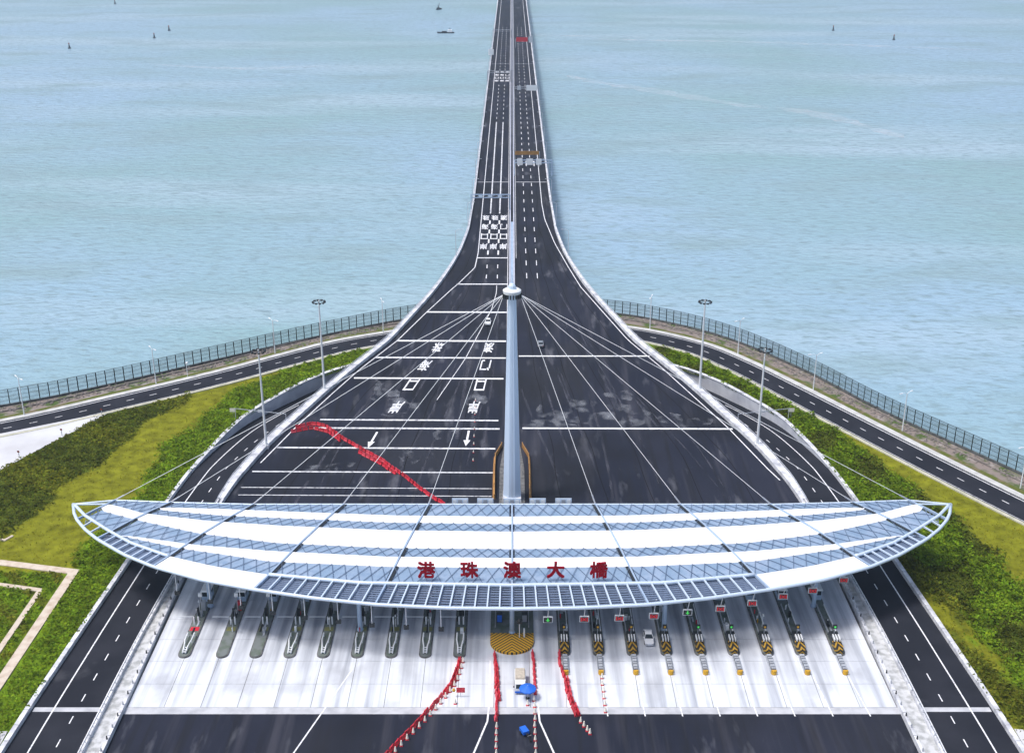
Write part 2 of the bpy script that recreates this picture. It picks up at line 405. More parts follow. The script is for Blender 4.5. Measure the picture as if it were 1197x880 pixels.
def ribbon_land(name, A, B, n, m):
    A = [Vector((a[0], a[1])) for a in A]; B = [Vector((b[0], b[1])) for b in B]
    t = np.linspace(0, len(A) - 1, n); P = []
    for i in t:
        k = min(int(i), len(A) - 2); f = i - k; a = A[k].lerp(A[k + 1], f); b = B[k].lerp(B[k + 1], f)
        P.append([a.lerp(b, j / (m - 1)) for j in range(m)])
    v = []; cols = []
    for r in P:
        for q in r:
            v.append((q.x, q.y, -.06 + .05 * math.sin(q.x * .5) * math.sin(q.y * .4))); cols += [*plant_rgb(q.x, q.y), 1]
    f = [(i * m + j, i * m + j + 1, (i + 1) * m + j + 1, (i + 1) * m + j) for i in range(n - 1) for j in range(m - 1)]
    me = bpy.data.meshes.new(name); me.from_pydata(v, [], f)
    at = me.color_attributes.new('plant', 'FLOAT_COLOR', 'POINT'); at.data.foreach_set('color', cols)
    if sum(p.normal.z for p in me.polygons) < 0: me.flip_normals()
    return struct(name, me, grass_m), P

SRO = [(-86, -150), (-84.5, 100), (-83.5, 158), (-82, 190), (-80.4, 217), (-79, 245), (-76.6, 267), (-72, 290), (-65.7, 304.5), (-57.8, 318), (-46.5, 329.5), (-28, 338), (0, 341)]
LA = [(-420, -150), (-330, 120), (-215, 245), (-160, 271), (-134, 284.8), (-120, 294.5), (-108, 302.5), (-92, 314), (-80, 323), (-66, 335), (-49.5, 347.5), (-25, 358), (0, 361.5)]
landL, PL = ribbon_land('lawn_left', LA, [(x - .3, y) for x, y in SRO], 130, 70)
RA = [(330, -150), (200, 90), (150, 182), (140, 200), (127, 222), (114, 245), (101, 268), (87, 293.7), (76, 314), (66.5, 330.5), (50, 350), (30, 359.5), (0, 361.5)]
landR, PR = ribbon_land('lawn_right', RA, [(-x + .3, y) for x, y in SRO], 130, 50)
# bank between the outer road and the sea wall, then down to the water
n = 140; A = resample(CENTRE, n=n); B = resample(FENCE, n=n); C = offset(B, 9)
bank = MB()
bank.strip([(p.x, p.y, -.05) for p in A], [(p.x, p.y, 0.0) for p in B]); bank.strip([(p.x, p.y, 0.0) for p in B], [(p.x, p.y, -6) for p in C])
struct('sea_bank', bank, bank_m, flat=True)
base = MB().prism([(-420, -150)] + [(p.x, p.y) for p in FENCE] + [(330, -150)], -5.6, -5.2)
struct('island_base', base, bank_m)

# ------------------------------------------------------------------ outer road
ro = thing('outer_road', (0, 361.5, 0), None, None, world=True); ro['kind'] = 'structure'
def ribbon(P, d0, d1, z, th=None):
    A = [(p.x, p.y, z) for p in offset(P, d0)]; B = [(p.x, p.y, z) for p in offset(P, d1)]
    return MB().slab(A, B, th) if th else MB().strip(A, B)
obj('carriageway', ribbon(CENTRE, 4.6, -4.6, .06), asphalt2, ro, flat=True)
obj('sidewalk', ribbon(CENTRE, 4.6, 6.4, .24, .4), sidewalk_m, ro)
obj('kerb', ribbon(CENTRE, -4.6, -5.6, .20, .4), kerb_y, ro)
obj('edge_line', ribbon(CENTRE, 4.05, 3.8, .075), paint, ro, flat=True)
obj('edge_line', ribbon(CENTRE, -3.9, -4.1, .075), paint_worn, ro, flat=True)
obj('verge', ribbon(CENTRE, 6.4, 8.3, .1, .2), verge_m, ro)
obj('low_wall', ribbon(CENTRE, 11.4, 11.7, .4, .6), rock_m, ro)
fine = resample(CENTRE, step=.5)
def dash_on(P, i0, L, wd, z):
    seg = P[i0:i0 + int(L / .5) + 1]
    if len(seg) < 2: return None
    zf = z if callable(z) else (lambda p: z)
    return MB().strip([(p.x, p.y, zf(p)) for p in offset(seg, wd / 2)], [(p.x, p.y, zf(p)) for p in offset(seg, -wd / 2)])
i = 0
while i < len(fine) - 8:
    p = fine[i]
    if p.y > 235 and abs(p.x) > 26 and p.x > -142: 
        obj('lane_dash', dash_on(fine, i, 2.2, .22, .08), paint, ro, flat=True)
    i += 13

# ------------------------------------------------------------------ side roads (left and mirrored right), dipping under the plaza
SRI = [(-70.8, -150), (-70.8, 100), (-70.8, 158), (-70.6, 190), (-69.6, 217), (-67.4, 245), (-65.6, 262), (-61.5, 281), (-57, 296), (-47, 311), (-36, 318), (-20, 324), (0, 327)]
for sx, side in ((-1, 'left'), (1, 'right')):
    rt = thing('side_road_' + side, (sx * 75, 200, 0), None, None, world=True); rt['kind'] = 'structure'
    n = 150
    O = resample(cat_rom(SRO[1:], 10), n=n); I = resample(cat_rom(SRI[1:], 10), n=n)
    # pair both edges by a common parameter
    O2 = [Vector((-sx * p.x, p.y)) for p in O]; I2 = [Vector((-sx * p.x, p.y)) for p in I]
    def zz(p): return SRZ(p.y) + .01
    obj('carriageway', MB().strip([(p.x, p.y, zz(p)) for p in O2], [(p.x, p.y, zz(p)) for p in I2]), asphalt2, rt, flat=True)
    def lerpline(f): return [o.lerp(i_, f) for o, i_ in zip(O2, I2)]
    def line(name, f, wd, m_, y0=60, y1=330, dz=.025):
        P = [p for p in resample(lerpline(f), step=2) if y0 <= p.y <= y1]
        return obj(name, MB().strip([(p.x, p.y, zz(p) + dz) for p in offset(P, wd / 2)], [(p.x, p.y, zz(p) + dz) for p in offset(P, -wd / 2)]), m_, rt, flat=True)
    line('edge_line', .30, .26, paint); line('edge_line', .955, .26, paint)
    P = resample(lerpline(.63), step=.5); k = 0
    while k < len(P) - 6:
        if 140 < P[k].y < 318: obj('lane_dash', dash_on(P, k, 2.3, .2, lambda p: zz(p) + .025), paint, rt, flat=True)
        k += 12
    # white joint across the road
    obj('joint_strip', MB().strip([(sx * 70.9, 169.2, .03), (sx * 82.8, 169.2, .03)], [(sx * 70.9, 170.4, .03), (sx * 82.8, 170.4, .03)]), joint_concrete, rt, flat=True)
    # outer parapet, then retaining wall where the road sinks
    q = [p for p in O2 if p.y < 290]
    inn = [p.lerp(i_, 0) for p, i_ in zip(O2, I2)]
    pr = thing('road_parapet', (sx * 80, 217, 0), f'long pale concrete parapet on the outer edge of the {side} side road', 'parapet', world=True)
    q = resample([p for p in O2 if 60 < p.y <= 263], step=4.0)
    off = -.85 if sx > 0 else .85
    for a, b in zip(q, q[1:]):
        oa, ob = offset([a, b], off)
        obj('parapet_block', MB().slab([(a.x, a.y, .85), (b.x - (b.x - a.x) * .03, b.y - (b.y - a.y) * .03, .85)], [(oa.x, oa.y, .85), (ob.x - (b.x - a.x) * .03, ob.y - (b.y - a.y) * .03, .85)], 1.0), parapet_m, pr)
    rw = thing('retaining_wall', (sx * 62, 312, -3), f'pale concrete retaining wall curving along the {side} side road underpass', 'wall', world=True)
    q = resample([p for p in O2 if p.y > 261], step=3.2)
    for a, b in zip(q, q[1:]):
        o2 = offset([a, b], off)
        A = [(a.x, a.y, .55), (b.x, b.y, .55)]; Bq = [(o2[0].x, o2[0].y, .55), (o2[1].x, o2[1].y, .55)]
        obj('wall_panel', MB().slab(A, Bq, 5.2), wall_m, rw)
    cap = offset(q, off)
    obj('coping', MB().slab([(p.x, p.y, .67) for p in offset(q, off * -.2)], [(p.x, p.y, .67) for p in offset(q, off * 1.1)], .12), parapet_m, rw)
    # median between the side road and the toll plaza: two low walls with paving and rail posts between
    md = thing('median_barrier', (sx * 69, 200, 0), f'pale double barrier between the {side} side road and the toll apron', 'barrier', world=True)
    yy = list(np.arange(60, 247, 6.0))
    mi = lambda y: HW(y) + .05
    mo = lambda y: float(np.interp(y, [-150, 158, 190, 217, 245], [70.7, 70.7, 70.5, 69.4, 67.9]))
    obj('median_paving', MB().slab([(sx * (mi(y) + .5), y, .22) for y in yy], [(sx * (mo(y) - .3), y, .22) for y in yy], .4), band_m, md)
    for a, b in zip(yy, yy[1:]):
        for f0, f1, nm in ((lambda y: mi(y), lambda y: mi(y) + .55, 'wall_block'), (lambda y: mo(y) - .38, lambda y: mo(y), 'wall_block')):
            obj(nm, MB().slab([(sx * f0(a), a, .9), (sx * f0(b), b - .12, .9)], [(sx * f1(a), a, .9), (sx * f1(b), b - .12, .9)], 1.0), parapet_m, md)
    rail = MB().pipe([(sx * (mo(y) - .2), y, 1.5) for y in yy], .06, 6)
    obj('hand_rail', rail, galv, md)
    for y in np.arange(120, 240, 2.0):
        obj('rail_post', MB().box((sx * (mo(y) - .2), y, 1.2), (.1, .1, .62)), galv, md)
    for y in np.arange(122, 240, 3.0):
        obj('drum_post', MB().box((sx * (mi(y) + .28), y, 1.2), (.22, .3, .7), taper=.6), dark_metal if int(y) % 2 else grey_metal, md)

# ------------------------------------------------------------------ toll plaza and bridge deck
pz = thing('toll_plaza', (0, 240, 0), None, None, world=True); pz['kind'] = 'structure'
def deckmesh(a, b):
    r = rows(a, b, (YA, YB)); return MB().strip([(-HW(y), y, zd(y)) for y in r], [(HW(y), y, zd(y)) for y in r])
obj('front_asphalt', deckmesh(-50, 168.6), asphalt, pz, flat=True)
obj('concrete_joint', MB().strip([(-66.9, 168.6, .0), (66.9, 168.6, .0)], [(-66.9, 170.4, 0), (66.9, 170.4, 0)]), joint_concrete, pz, flat=True)
# apron slabs: separate concrete bays with narrow joints
xs = np.linspace(-66.8, 66.8, 22); ys = [170.44, 177.0, 183.8, 190.6, 197.4, 204.2, 211, 217.8, 224.6, 232]
obj('apron_bed', MB().strip([(-66.9, 170.4, -.03), (66.9, 170.4, -.03)], [(-66.9, 232, -.03), (66.9, 232, -.03)]), kerb_m, pz, flat=True)
for j in range(len(ys) - 1):
    for i in range(len(xs) - 1):
        hx = .045
        m_ = MB().slab([(xs[i] + hx, ys[j] + .03, 0), (xs[i + 1] - hx, ys[j] + .03, 0)], [(xs[i] + hx, ys[j + 1] - .03, 0), (xs[i + 1] - hx, ys[j + 1] - .03, 0)], .1)
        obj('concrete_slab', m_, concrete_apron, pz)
obj('rear_asphalt', deckmesh(232, 385), asphalt, pz, flat=True)
skirt = MB()
for sx in (-1, 1):
    for a, b in ((60, 306), (334, 385)):
        r = rows(a, b, (YA,)); skirt.slab([(sx * (HW(y) + .02), y, zd(y) - .02) for y in r], [(sx * (HW(y) + .9), y, zd(y) - .02) for y in r], 5.0 + 0)
obj('retaining_skirt', skirt, wall_m, pz)
soff = MB(); r = rows(300, 385, (YA, YB)); soff.strip([(-HW(y) - .5, y, zd(y) - 1.2) for y in r], [(HW(y) + .5, y, zd(y) - 1.2) for y in r])
obj('underside', soff, wall_m, pz)

br = thing('sea_bridge', (0, 385, 0), 'long straight dual carriageway bridge running out over the sea', 'bridge', world=True)
dk = obj('deck', deckmesh(385, FAR), asphalt, br, flat=True)
g = MB(); r = rows(385, FAR); g.slab([(-HW(y) - 1.0, y, zd(y) - .03) for y in r], [(HW(y) + 1.0, y, zd(y) - .03) for y in r], .5)
g.slab([(-HW(y) * .6, y, zd(y) - .53) for y in r], [(HW(y) * .6, y, zd(y) - .53) for y in r], 2.4)
obj('girder', g, wall_m, br)
for y in np.arange(430, 1700, 75):
    for x in (-8, 8):
        obj('pier', MB().lathe([(1.9, 0), (1.6, 2), (1.5, 7), (2.6, 8.6)], (x, y, WATER_Z - .6), 12), wall_m, br)
pw = curve([(240, 1.2), (256, 1.9), (275, 2.2), (300, 2.1), (335, 1.7), (380, 1.15), (420, .8), (5000, .8)])
def parapet(name_root, label, sx, y0, y1, step):
    pr = thing(name_root, (sx * HW((y0 + min(y1, 600)) / 2), (y0 + min(y1, 600)) / 2, zd(y0)), label, 'parapet', world=True)
    yy = [y0]
    while yy[-1] < y1: yy.append(yy[-1] + (step if yy[-1] < 520 else (12 if yy[-1] < 900 else 120)))
    for a, b in zip(yy, yy[1:]):
        c = b - .05 if b < 900 else b
        obj('parapet_block', MB().slab([(sx * (HW(a) + .0), a, zd(a) + 1.0), (sx * HW(c), c, zd(c) + 1.0)], [(sx * (HW(a) + pw(a)), a, zd(a) + 1.0), (sx * (HW(c) + pw(c)), c, zd(c) + 1.0)], 1.2), parapet_m, pr)
    for y in yy:
        if y < 385 and name_root == 'plaza_parapet': obj('rail_post', MB().box((sx * (HW(y) + pw(y) - .15), y, zd(y) + 1.22), (.14, .14, .5)), galv, pr)
    yl = [y for y in yy if y < 1500]
    obj('top_rail', MB().pipe([(sx * (HW(y) + pw(y) - .15), y, zd(y) + 1.45) for y in yl], .07, 5), galv, pr)
    return pr
parapet('plaza_parapet', 'wide pale concrete parapet curving along the left plaza edge to the bridge', -1, 245, 385, 4)
parapet('plaza_parapet', 'wide pale concrete parapet curving along the right plaza edge to the bridge', 1, 245, 385, 4)
parapet('bridge_parapet', 'thin pale parapet along the left edge of the sea bridge', -1, 385, FAR, 5)
parapet('bridge_parapet', 'thin pale parapet along the right edge of the sea bridge', 1, 385, FAR, 5)
mb = thing('central_barrier', (0, 500, 6), 'double pale crash barrier down the middle of the sea bridge', 'barrier', world=True)
yy = [276]
while yy[-1] < FAR: yy.append(yy[-1] + (6 if yy[-1] < 500 else (20 if yy[-1] < 900 else 150)))
yy = sorted(yy + [385.0])
for sx in (-1, 1):
    for a, b in zip(yy, yy[1:]):
        obj('barrier_block', MB().slab([(sx * .45, a, zd(a) + .95), (sx * .45, b - .04, zd(b) + .95)], [(sx * 1.02, a, zd(a) + .95), (sx * 1.02, b - .04, zd(b) + .95)], 1.0), median_m, mb)

cvr = [y for y in yy if y <= 470]
obj('cover_plate', MB().slab([(-.44, y, zd(y) + .8) for y in cvr], [(.44, y, zd(y) + .8) for y in cvr], .2), steel_blue, mb)
# ------------------------------------------------------------------ painted markings
def dl(P, step=4.0):
    P = resample(P, step=step); out = []
    for a, b in zip(P, P[1:]):
        out.append(a)
        for Y in (YA, YB):
            if (a.y - Y) * (b.y - Y) < 0: out.append(a.lerp(b, (Y - a.y) / (b.y - a.y)))
    return out + [P[-1]]
def mark(name, P, wd, m_=None, parent=None, dz=.02, step=4.0):
    P = dl(P, step); A = offset(P, wd / 2); B = offset(P, -wd / 2)
    return obj(name, MB().strip([(p.x, p.y, zd(p.y) + dz) for p in A], [(p.x, p.y, zd(p.y) + dz) for p in B]), m_ or paint, parent or pz, flat=True)
def hline(y, x0, x1, wd, m_=None, slope=0): mark('transverse_line', [(x0, y - slope * (x0 - x1) * .5), (x1, y + slope * (x0 - x1) * .5)], wd, m_, step=20)
hline(420.5, -12.6, -1.5, 1.0); hline(389.5, -18.8, -1.6, 1.0)
for y, x0, x1, wd in ((363.6, -27.4, -1.7, 1.1), (340.4, -34.8, -1.8, 1.1), (328.0, -40.2, -1.8, .85), (313.8, -44.8, -2.4, .9), (288.0, -50.7, -3.6, .75), (283.3, -52.5, -3.2, .8),
                      (272.6, -59.4, -4.2, .75), (260.3, -63.2, -4.6, .6), (252.0, -64.2, -4.8, .32), (248.2, -64.0, -4.8, .32)):
    hline(y, x0, x1, wd, paint_worn if y < 300 else paint, .012)
hline(329.2, 2.0, 40.6, .75); hline(283.2, 2.7, 57.4, .8, None, .008)
# edge lines
mark('edge_line', [(-12.5, 2600), (-12.5, 427), (-13.2, 408.4), (-18.6, 389), (-27.2, 364.3), (-34.8, 340.8), (-44.0, 319.5), (-49.6, 304), (-56.4, 284), (-62, 265)], .3)
mark('edge_line', [(12.7, 2600), (12.7, 500), (13.3, 475), (16.2, 440), (19.8, 411), (23.3, 386), (31.0, 357), (35.3, 341), (43.8, 319.5), (56.2, 284), (64.2, 256)], .3)
mark('edge_line', [(-1.5, 2600), (-1.5, 300)], .2); mark('edge_line', [(1.5, 2600), (1.5, 420)], .2)
mark('guide_line', [(-5.2, 388), (-5.2, 381), (-6.6, 365.8), (-13.8, 326.9), (-20.5, 300)], .2)
for x in (-8.9, -5.1):
    mark('lane_line', [(x, 690), (x, 484)], .55, paint_worn, br)
    for y in (470, 456, 442.5): mark('lane_line', [(x, y - 2.5), (x, y + 3)], .6, paint, br)
    mark('lane_line', [(x, 424.5), (x, 430)], .6, paint, br)
    for y in (410, 398): mark('lane_dash', [(x, y - 2.2), (x, y + 2.2)], .3, paint, br)
for x in (5.1, 8.8):
    for y in np.arange(396, 1180, 15.2): mark('lane_dash', [(x, y), (x, y + 6)], .28, paint, br, step=7)
for x in (-8.9, -5.1):
    for y in np.arange(700, 1180, 15.2):
        if not 832 < y < 896: mark('lane_dash', [(x, y), (x, y + 6)], .28, paint, br, step=7)
for y in (540.6, 930.0): mark('expansion_joint', [(-16, y), (-1.1, y)], .8, joint_concrete, br, .03, 20); mark('expansion_joint', [(1.7, y), (16, y)], .8, joint_concrete, br, .03, 20)
seam_m = mat('seam_tar', (.008, .008, .010), .9, spec=.1)
for f in (-.80, -.60, -.41, -.22, .16, .33, .50, .67, .84):
    P = [(f * HW(y) + .5 * math.sin(y * .05 + f * 9) + .25 * math.sin(y * .21 + f * 3), y) for y in np.arange(236, 560, 6)]
    mark('paving_seam', P, .16, seam_m, pz, .012)
def worn(name, col, scale, stretch, lo, hi, top):
    m = bpy.data.materials.new(name); m.use_nodes = True; n = m.node_tree; b = n.nodes['Principled BSDF']; b.inputs['Base Color'].default_value = (*col, 1); b.inputs['Roughness'].default_value = .9; b.inputs['Specular IOR Level'].default_value = .1
    g = n.nodes.new('ShaderNodeNewGeometry'); mp = n.nodes.new('ShaderNodeMapping'); mp.inputs['Scale'].default_value = stretch; nz = n.nodes.new('ShaderNodeTexNoise'); nz.inputs['Scale'].default_value = scale; nz.inputs['Detail'].default_value = 8
    r = n.nodes.new('ShaderNodeMapRange'); r.inputs[1].default_value = lo; r.inputs[2].default_value = hi; r.inputs[4].default_value = top
    n.links.new(g.outputs['Position'], mp.inputs['Vector']); n.links.new(mp.outputs[0], nz.inputs['Vector']); n.links.new(nz.outputs[0], r.inputs[0]); n.links.new(r.outputs[0], b.inputs['Alpha']); return m
track_m = worn('dusty_tyre_track', (.085, .088, .112), .5, (1, .25, 1), .38, .70, .8); dust_m = worn('pale_dried_dust', (.34, .36, .40), .3, (1, .7, 1), .48, .74, .5)
for k in range(26):
    f = random.uniform(-.92, .92); y0 = random.uniform(236, 300); y1 = y0 + random.uniform(40, 120); ph = random.uniform(0, 6); f2 = f + random.uniform(-.12, .12)
    if abs(f) < .09: continue
    P = [((f + (f2 - f) * (y - y0) / (y1 - y0)) * HW(y) + .7 * math.sin(y * .03 + ph), y) for y in np.arange(y0, y1, 5)]
    mark('tyre_track', P, random.uniform(.3, .9), track_m, pz, .008 + k * .0001)
for x, y, wx, wy in ((12, 292, 5, 6), (19, 297, 3.5, 4), (24, 288, 9, 5), (33, 291, 8, 6), (45, 287, 7, 3.5), (9, 286, 6, 2), (30, 303, 4, 2.5), (-30, 296, 5, 5), (-36, 305, 4, 6), (-17, 281, 4, 3), (-45, 262, 6, 3), (-24, 268, 5, 3), (-10, 301, 3, 4)):
    c = []
    for k in range(16):
        a = 2 * math.pi * k / 16; rr_ = 1 + .35 * math.sin(3 * a + x) + .2 * math.sin(5 * a + y); c.append((x + wx * rr_ * math.cos(a), y + wy * rr_ * math.sin(a)))
    obj('dust_patch', MB().add([(a, b, zd(b) + .015) for a, b in c], [tuple(range(16))]), dust_m, pz, flat=True)
# arrows pointing towards the toll
def arrow(x, y, L, skew):
    P = [(-.22, 0), (-.22, -.62), (-.72, -.62), (0, -1), (.72, -.62), (.22, -.62), (.22, 0)]
    P = [(x + px * 1.25 + (py * L) * skew, y + py * L) for px, py in P]
    obj('arrow', MB().add([(a, b, zd(b) + .022) for a, b in P], [(0, 1, 5, 6), (2, 3, 4), ]), paint, pz, flat=True)
arrow(-34.9, 281.3, 8.6, .17); arrow(-11.2, 282.0, 8.4, .06)
# characters painted on the road, turned to the traffic coming off the bridge
GLYPH = {}
def glyph(ch, N, kx, ky):
    """runs (x0, x1, y0, y1) in a unit square: one character drawn bold on an N x N grid"""
    if (ch, N, kx, ky) in GLYPH: return GLYPH[(ch, N, kx, ky)]
    cu = bpy.data.curves.new('t', 'FONT'); cu.body = ch; cu.resolution_u = 3
    o = bpy.data.objects.new('t', cu); COL.objects.link(o); bpy.context.view_layer.update()
    me = bpy.data.meshes.new_from_object(o.evaluated_get(bpy.context.evaluated_depsgraph_get()))
    bpy.data.objects.remove(o); me.calc_loop_triangles()
    V = np.array([v.co[:2] for v in me.vertices]); T = [t.vertices[:] for t in me.loop_triangles]; bpy.data.meshes.remove(me)
    lo, hi = V.min(0), V.max(0); V = (V - lo) / (hi - lo)
    pad = max(kx, ky) / N; V = pad + V * (1 - 2 * pad)
    g = (np.arange(N) + .5) / N; X, Y = np.meshgrid(g, g); B = np.zeros((N, N), bool)
    for t in T:
        (ax, ay), (bx, by), (cx, cy) = V[list(t)]; d = (by - cy) * (ax - cx) + (cx - bx) * (ay - cy)
        if abs(d) < 1e-12: continue
        u = ((by - cy) * (X - cx) + (cx - bx) * (Y - cy)) / d; v = ((cy - ay) * (X - cx) + (ax - cx) * (Y - cy)) / d
        B |= (u >= 0) & (v >= 0) & (u + v <= 1)
    D = B.copy()
    for dx in range(-kx, kx + 1):
        for dy in range(-ky, ky + 1): D |= np.roll(np.roll(B, dx, 1), dy, 0)
    runs = []
    for r in range(N):
        c = 0
        while c < N:
            if D[r, c]:
                e = c
                while e < N and D[r, e]: e += 1
                runs.append((c / N - .5, e / N - .5, r / N - .5, (r + 1) / N - .5)); c = e
            else: c += 1
    GLYPH[(ch, N, kx, ky)] = runs; return runs
def road_char(ch, x, y, wx, wy, skew, parent):
    mb_ = MB()
    for x0, x1, y0, y1 in glyph(ch, 54, 1, 1):
        P = [(x - a * wx + (-b * wy) * skew, y - b * wy) for a, b in ((x0, y0), (x1, y0), (x1, y1), (x0, y1))]
        mb_.add([(a, b, zd(b) + .022) for a, b in P], [(0, 1, 2, 3)])
    obj('road_character', mb_, paint, parent, flat=True)
for (ch, x, y) in (('珠', -22.3, 335.6), ('海', -25.3, 322.5), ('口', -28.2, 309.7), ('岸', -31.2, 295.6)): road_char(ch, x, y, 3.0, 7.2, .22, pz)
for (ch, x, y) in (('澳', -7.0, 335.3), ('门', -7.7, 322.8), ('口', -8.9, 309.5), ('岸', -10.3, 295.6)): road_char(ch, x, y, 2.9, 7.2, .09, pz)
for y0, st in ((435.6, 13.9), (846, 13.5)):
    for x, word in ((-10.7, '岸口海珠'), (-7.0, '岸口海珠'), (-3.3, '岸口门澳')):
        for k, ch in enumerate(word): road_char(ch, x, y0 + k * st, 2.8, 8.0, 0, br)
for x in (3.2, 6.9, 10.7):
    P = [(-.2, 0), (-.2, .6), (-.8, .6), (0, 1), (.8, .6), (.2, .6), (.2, 0)]
    obj('arrow', MB().add([(x + a * 1.1, 574 + b * 12, 6.022) for a, b in P], [(0, 1, 5, 6), (2, 3, 4)]), paint, br, flat=True)
# lane lines in front of the toll islands
for k, x in enumerate((16.2, 22.5, 28.8, 35.1, 41.4, 47.7, 54.1, 60.4)):
    mark('lane_line', [(x - .1 + .05 * k, 179), (x + .25 + .13 * k, 168)], .22, paint)
mark('lane_line', [(-29.0, 181.5), (-38.5, 150)], .26); mark('lane_line', [(-4.0, 184), (-4.0, 167.5), (-8.5, 150)], .3); mark('lane_line', [(4.6, 184), (4.5, 167.5), (9.2, 150)], .3)

# ------------------------------------------------------------------ canopy
CZ = 12.0
def sym(pts): f = curve(pts); return lambda x: f(abs(x))
cv = dict(
    back=sym([(0, 221.5), (55, 221.5), (71, 222.3), (83.4, 223.3), (91.7, 221.6)]),
    A0=sym([(0, 215.9), (24, 216.4), (46.7, 218.2), (60, 219.3), (72, 220.0), (74, 219.6), (95, 219.6)]), A1=sym([(0, 212.6), (24, 213.2), (46.5, 215.1), (60, 216.3), (72, 218.6), (74, 219.6), (95, 219.6)]),
    B0=sym([(0, 209.4), (24, 210), (47, 211.9), (62, 213.9), (76, 217.4), (82.6, 220.8), (86, 222)]), B1=sym([(0, 202.6), (24, 203.0), (46, 204.9), (62, 208.6), (75, 213.9), (84.5, 218.4), (86, 221)]),
    C0=sym([(0, 199.4), (24, 199.9), (46.5, 202.0), (62, 204.4), (75.8, 208.2), (78, 208.6), (95, 208.6)]), C1=sym([(0, 196), (24, 196.4), (46, 198.3), (64, 203.1), (75.8, 207.6), (78, 208.6), (95, 208.6)]),
    inner=sym([(0, 190.0), (28, 190.8), (46, 193.8), (57, 196.8), (67, 200.8), (75, 205.4), (80.7, 210.1), (87.6, 216.4), (91.4, 221.2)]),
    front=sym([(0, 182.5), (12, 182.8), (24.5, 183.9), (36, 186), (47.5, 188.9), (58, 192.2), (68, 196.7), (75, 201.2), (82, 207), (86, 211.2), (88.8, 215), (91, 219), (91.8, 221.6)]))
def cz(x, y):
    b, i = cv['back'](x), cv['inner'](x); v = min(1, max(0, (b - y) / max(.5, b - i))); return CZ + .45 * math.sin(math.pi * v) * min(1, (92 - min(92, abs(x))) / 30)
RIB = [(0, 0), (17.4, 24.6), (35.2, 47.4), (54, 68.2), (71.5, 82.2), (83.4, 88.8)]
def rib_pt(k, c, sx):
    xb, xf = RIB[k]; yb, yf = cv['back'](xb), cv['front'](xf); lo, hi = 0., 1.
    for _ in range(40):
        t = (lo + hi) / 2; x = xb + (xf - xb) * t; y = yb + (yf - yb) * t
        if y > cv[c](x): lo = t
        else: hi = t
    return sx * x
tc = thing('toll_canopy', (0, 192, 0), 'boat-shaped white and pale blue canopy spanning all the toll lanes', 'canopy', world=True)
NS = 9
def bandpts(c, k, sx, inset=0):
    x0, x1 = rib_pt(k, c, sx), rib_pt(k + 1, c, sx); d = inset if x1 > x0 else -inset
    return [(x, cv[c](x)) for x in np.linspace(x0 + d, x1 - d, NS)]
def panel(name, c0, c1, k, sx, m_, dz, inset, th=.18):
    a, b = bandpts(c0, k, sx, inset), bandpts(c1, k, sx, inset)
    if max(abs(p[1] - q[1]) for p, q in zip(a, b)) < .35: return None
    return obj(name, MB().slab([(x, y, cz(x, y) + dz) for x, y in a], [(x, y - .001, cz(x, y) + dz) for x, y in b], th), m_, tc)
for sx in (-1, 1):
    for k in range(5):
        blues = [('back', 'A0'), ('A1', 'B0'), ('B1', 'C0'), ('C1', 'inner')]; whites = [('A0', 'A1'), ('B0', 'B1'), ('C0', 'C1')]
        if k == 4: blues = [('back', 'B0'), ('B1', 'inner')]; whites = [('B0', 'B1')]
        for a, b in blues:
            p = panel('roof_panel', a, b, k, sx, roof_blue, 0, .55)
            if p:
                lat = MB(); x0, x1 = rib_pt(k, a, sx), rib_pt(k + 1, a, sx); u0, u1 = rib_pt(k, b, sx), rib_pt(k + 1, b, sx); N = max(3, int(abs(x1 - x0) / 2.3))
                P = [(x, cv[a](x)) for x in np.linspace(x0, x1, N + 1)]; Q = [(x, cv[b](x)) for x in np.linspace(u0, u1, N + 1)]
                L = lambda p, lift=.16: (p[0], p[1], cz(*p) + lift)
                for i in range(N):
                    lat.beam(L(P[i]), L(Q[i + 1]), .085, .08); lat.beam(L(Q[i], .25), L(P[i + 1], .25), .085, .08)
                o = obj('lattice', lat, lattice_m, tc); o['kind'] = 'stuff'
        for a, b in whites: panel('white_panel', a, b, k, sx, membrane, .12, .12)
        if k == 2: panel('white_panel', 'inner', 'front', k, sx, membrane, .3, .3)
    # ribs
    for k in range(0 if sx < 0 else 1, 6):
        xb, xf = RIB[k]; yb, yf = cv['back'](xb), cv['front'](xf); P = []
        for t in np.linspace(0, 1, 12):
            x, y = sx * (xb + (xf - xb) * t), yb + (yf - yb) * t; P.append((x, y, cz(x, y) + .15))
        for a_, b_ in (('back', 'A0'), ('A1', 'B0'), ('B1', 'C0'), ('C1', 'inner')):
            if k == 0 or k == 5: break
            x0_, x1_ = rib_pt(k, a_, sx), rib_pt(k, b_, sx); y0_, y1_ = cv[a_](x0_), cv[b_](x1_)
            if y0_ - y1_ > .6: obj('rib_shade_strip', MB().beam((x0_ - sx * .45, y0_, cz(x0_, y0_) + .18), (x1_ - sx * .45, y1_, cz(x1_, y1_) + .18), .55, .12), dark_metal, tc)  # dark strip added beside the rib, standing for deep shade in the roof gap
        m_ = MB()
        for a, b in zip(P, P[1:]): m_.beam(a, b, .3, .5)
        obj('rib', m_, steel_blue, tc)
        tr = MB()
        for a, b in zip(P[:-3], P[1:-2]): tr.tube((a[0], a[1], a[2] - 1.6), (b[0], b[1], b[2] - 1.6), .14, n=6); tr.tube(a, (b[0], b[1], b[2] - 1.6), .08, n=5)
        obj('rib_truss', tr, steel_blue, tc)
def edge(name, c, r, m_, dz, x1, n=120): obj(name, MB().pipe([(x, cv[c](x), CZ + dz) for x in np.linspace(-x1, x1, n)], r, 8), m_, tc, smooth=True)
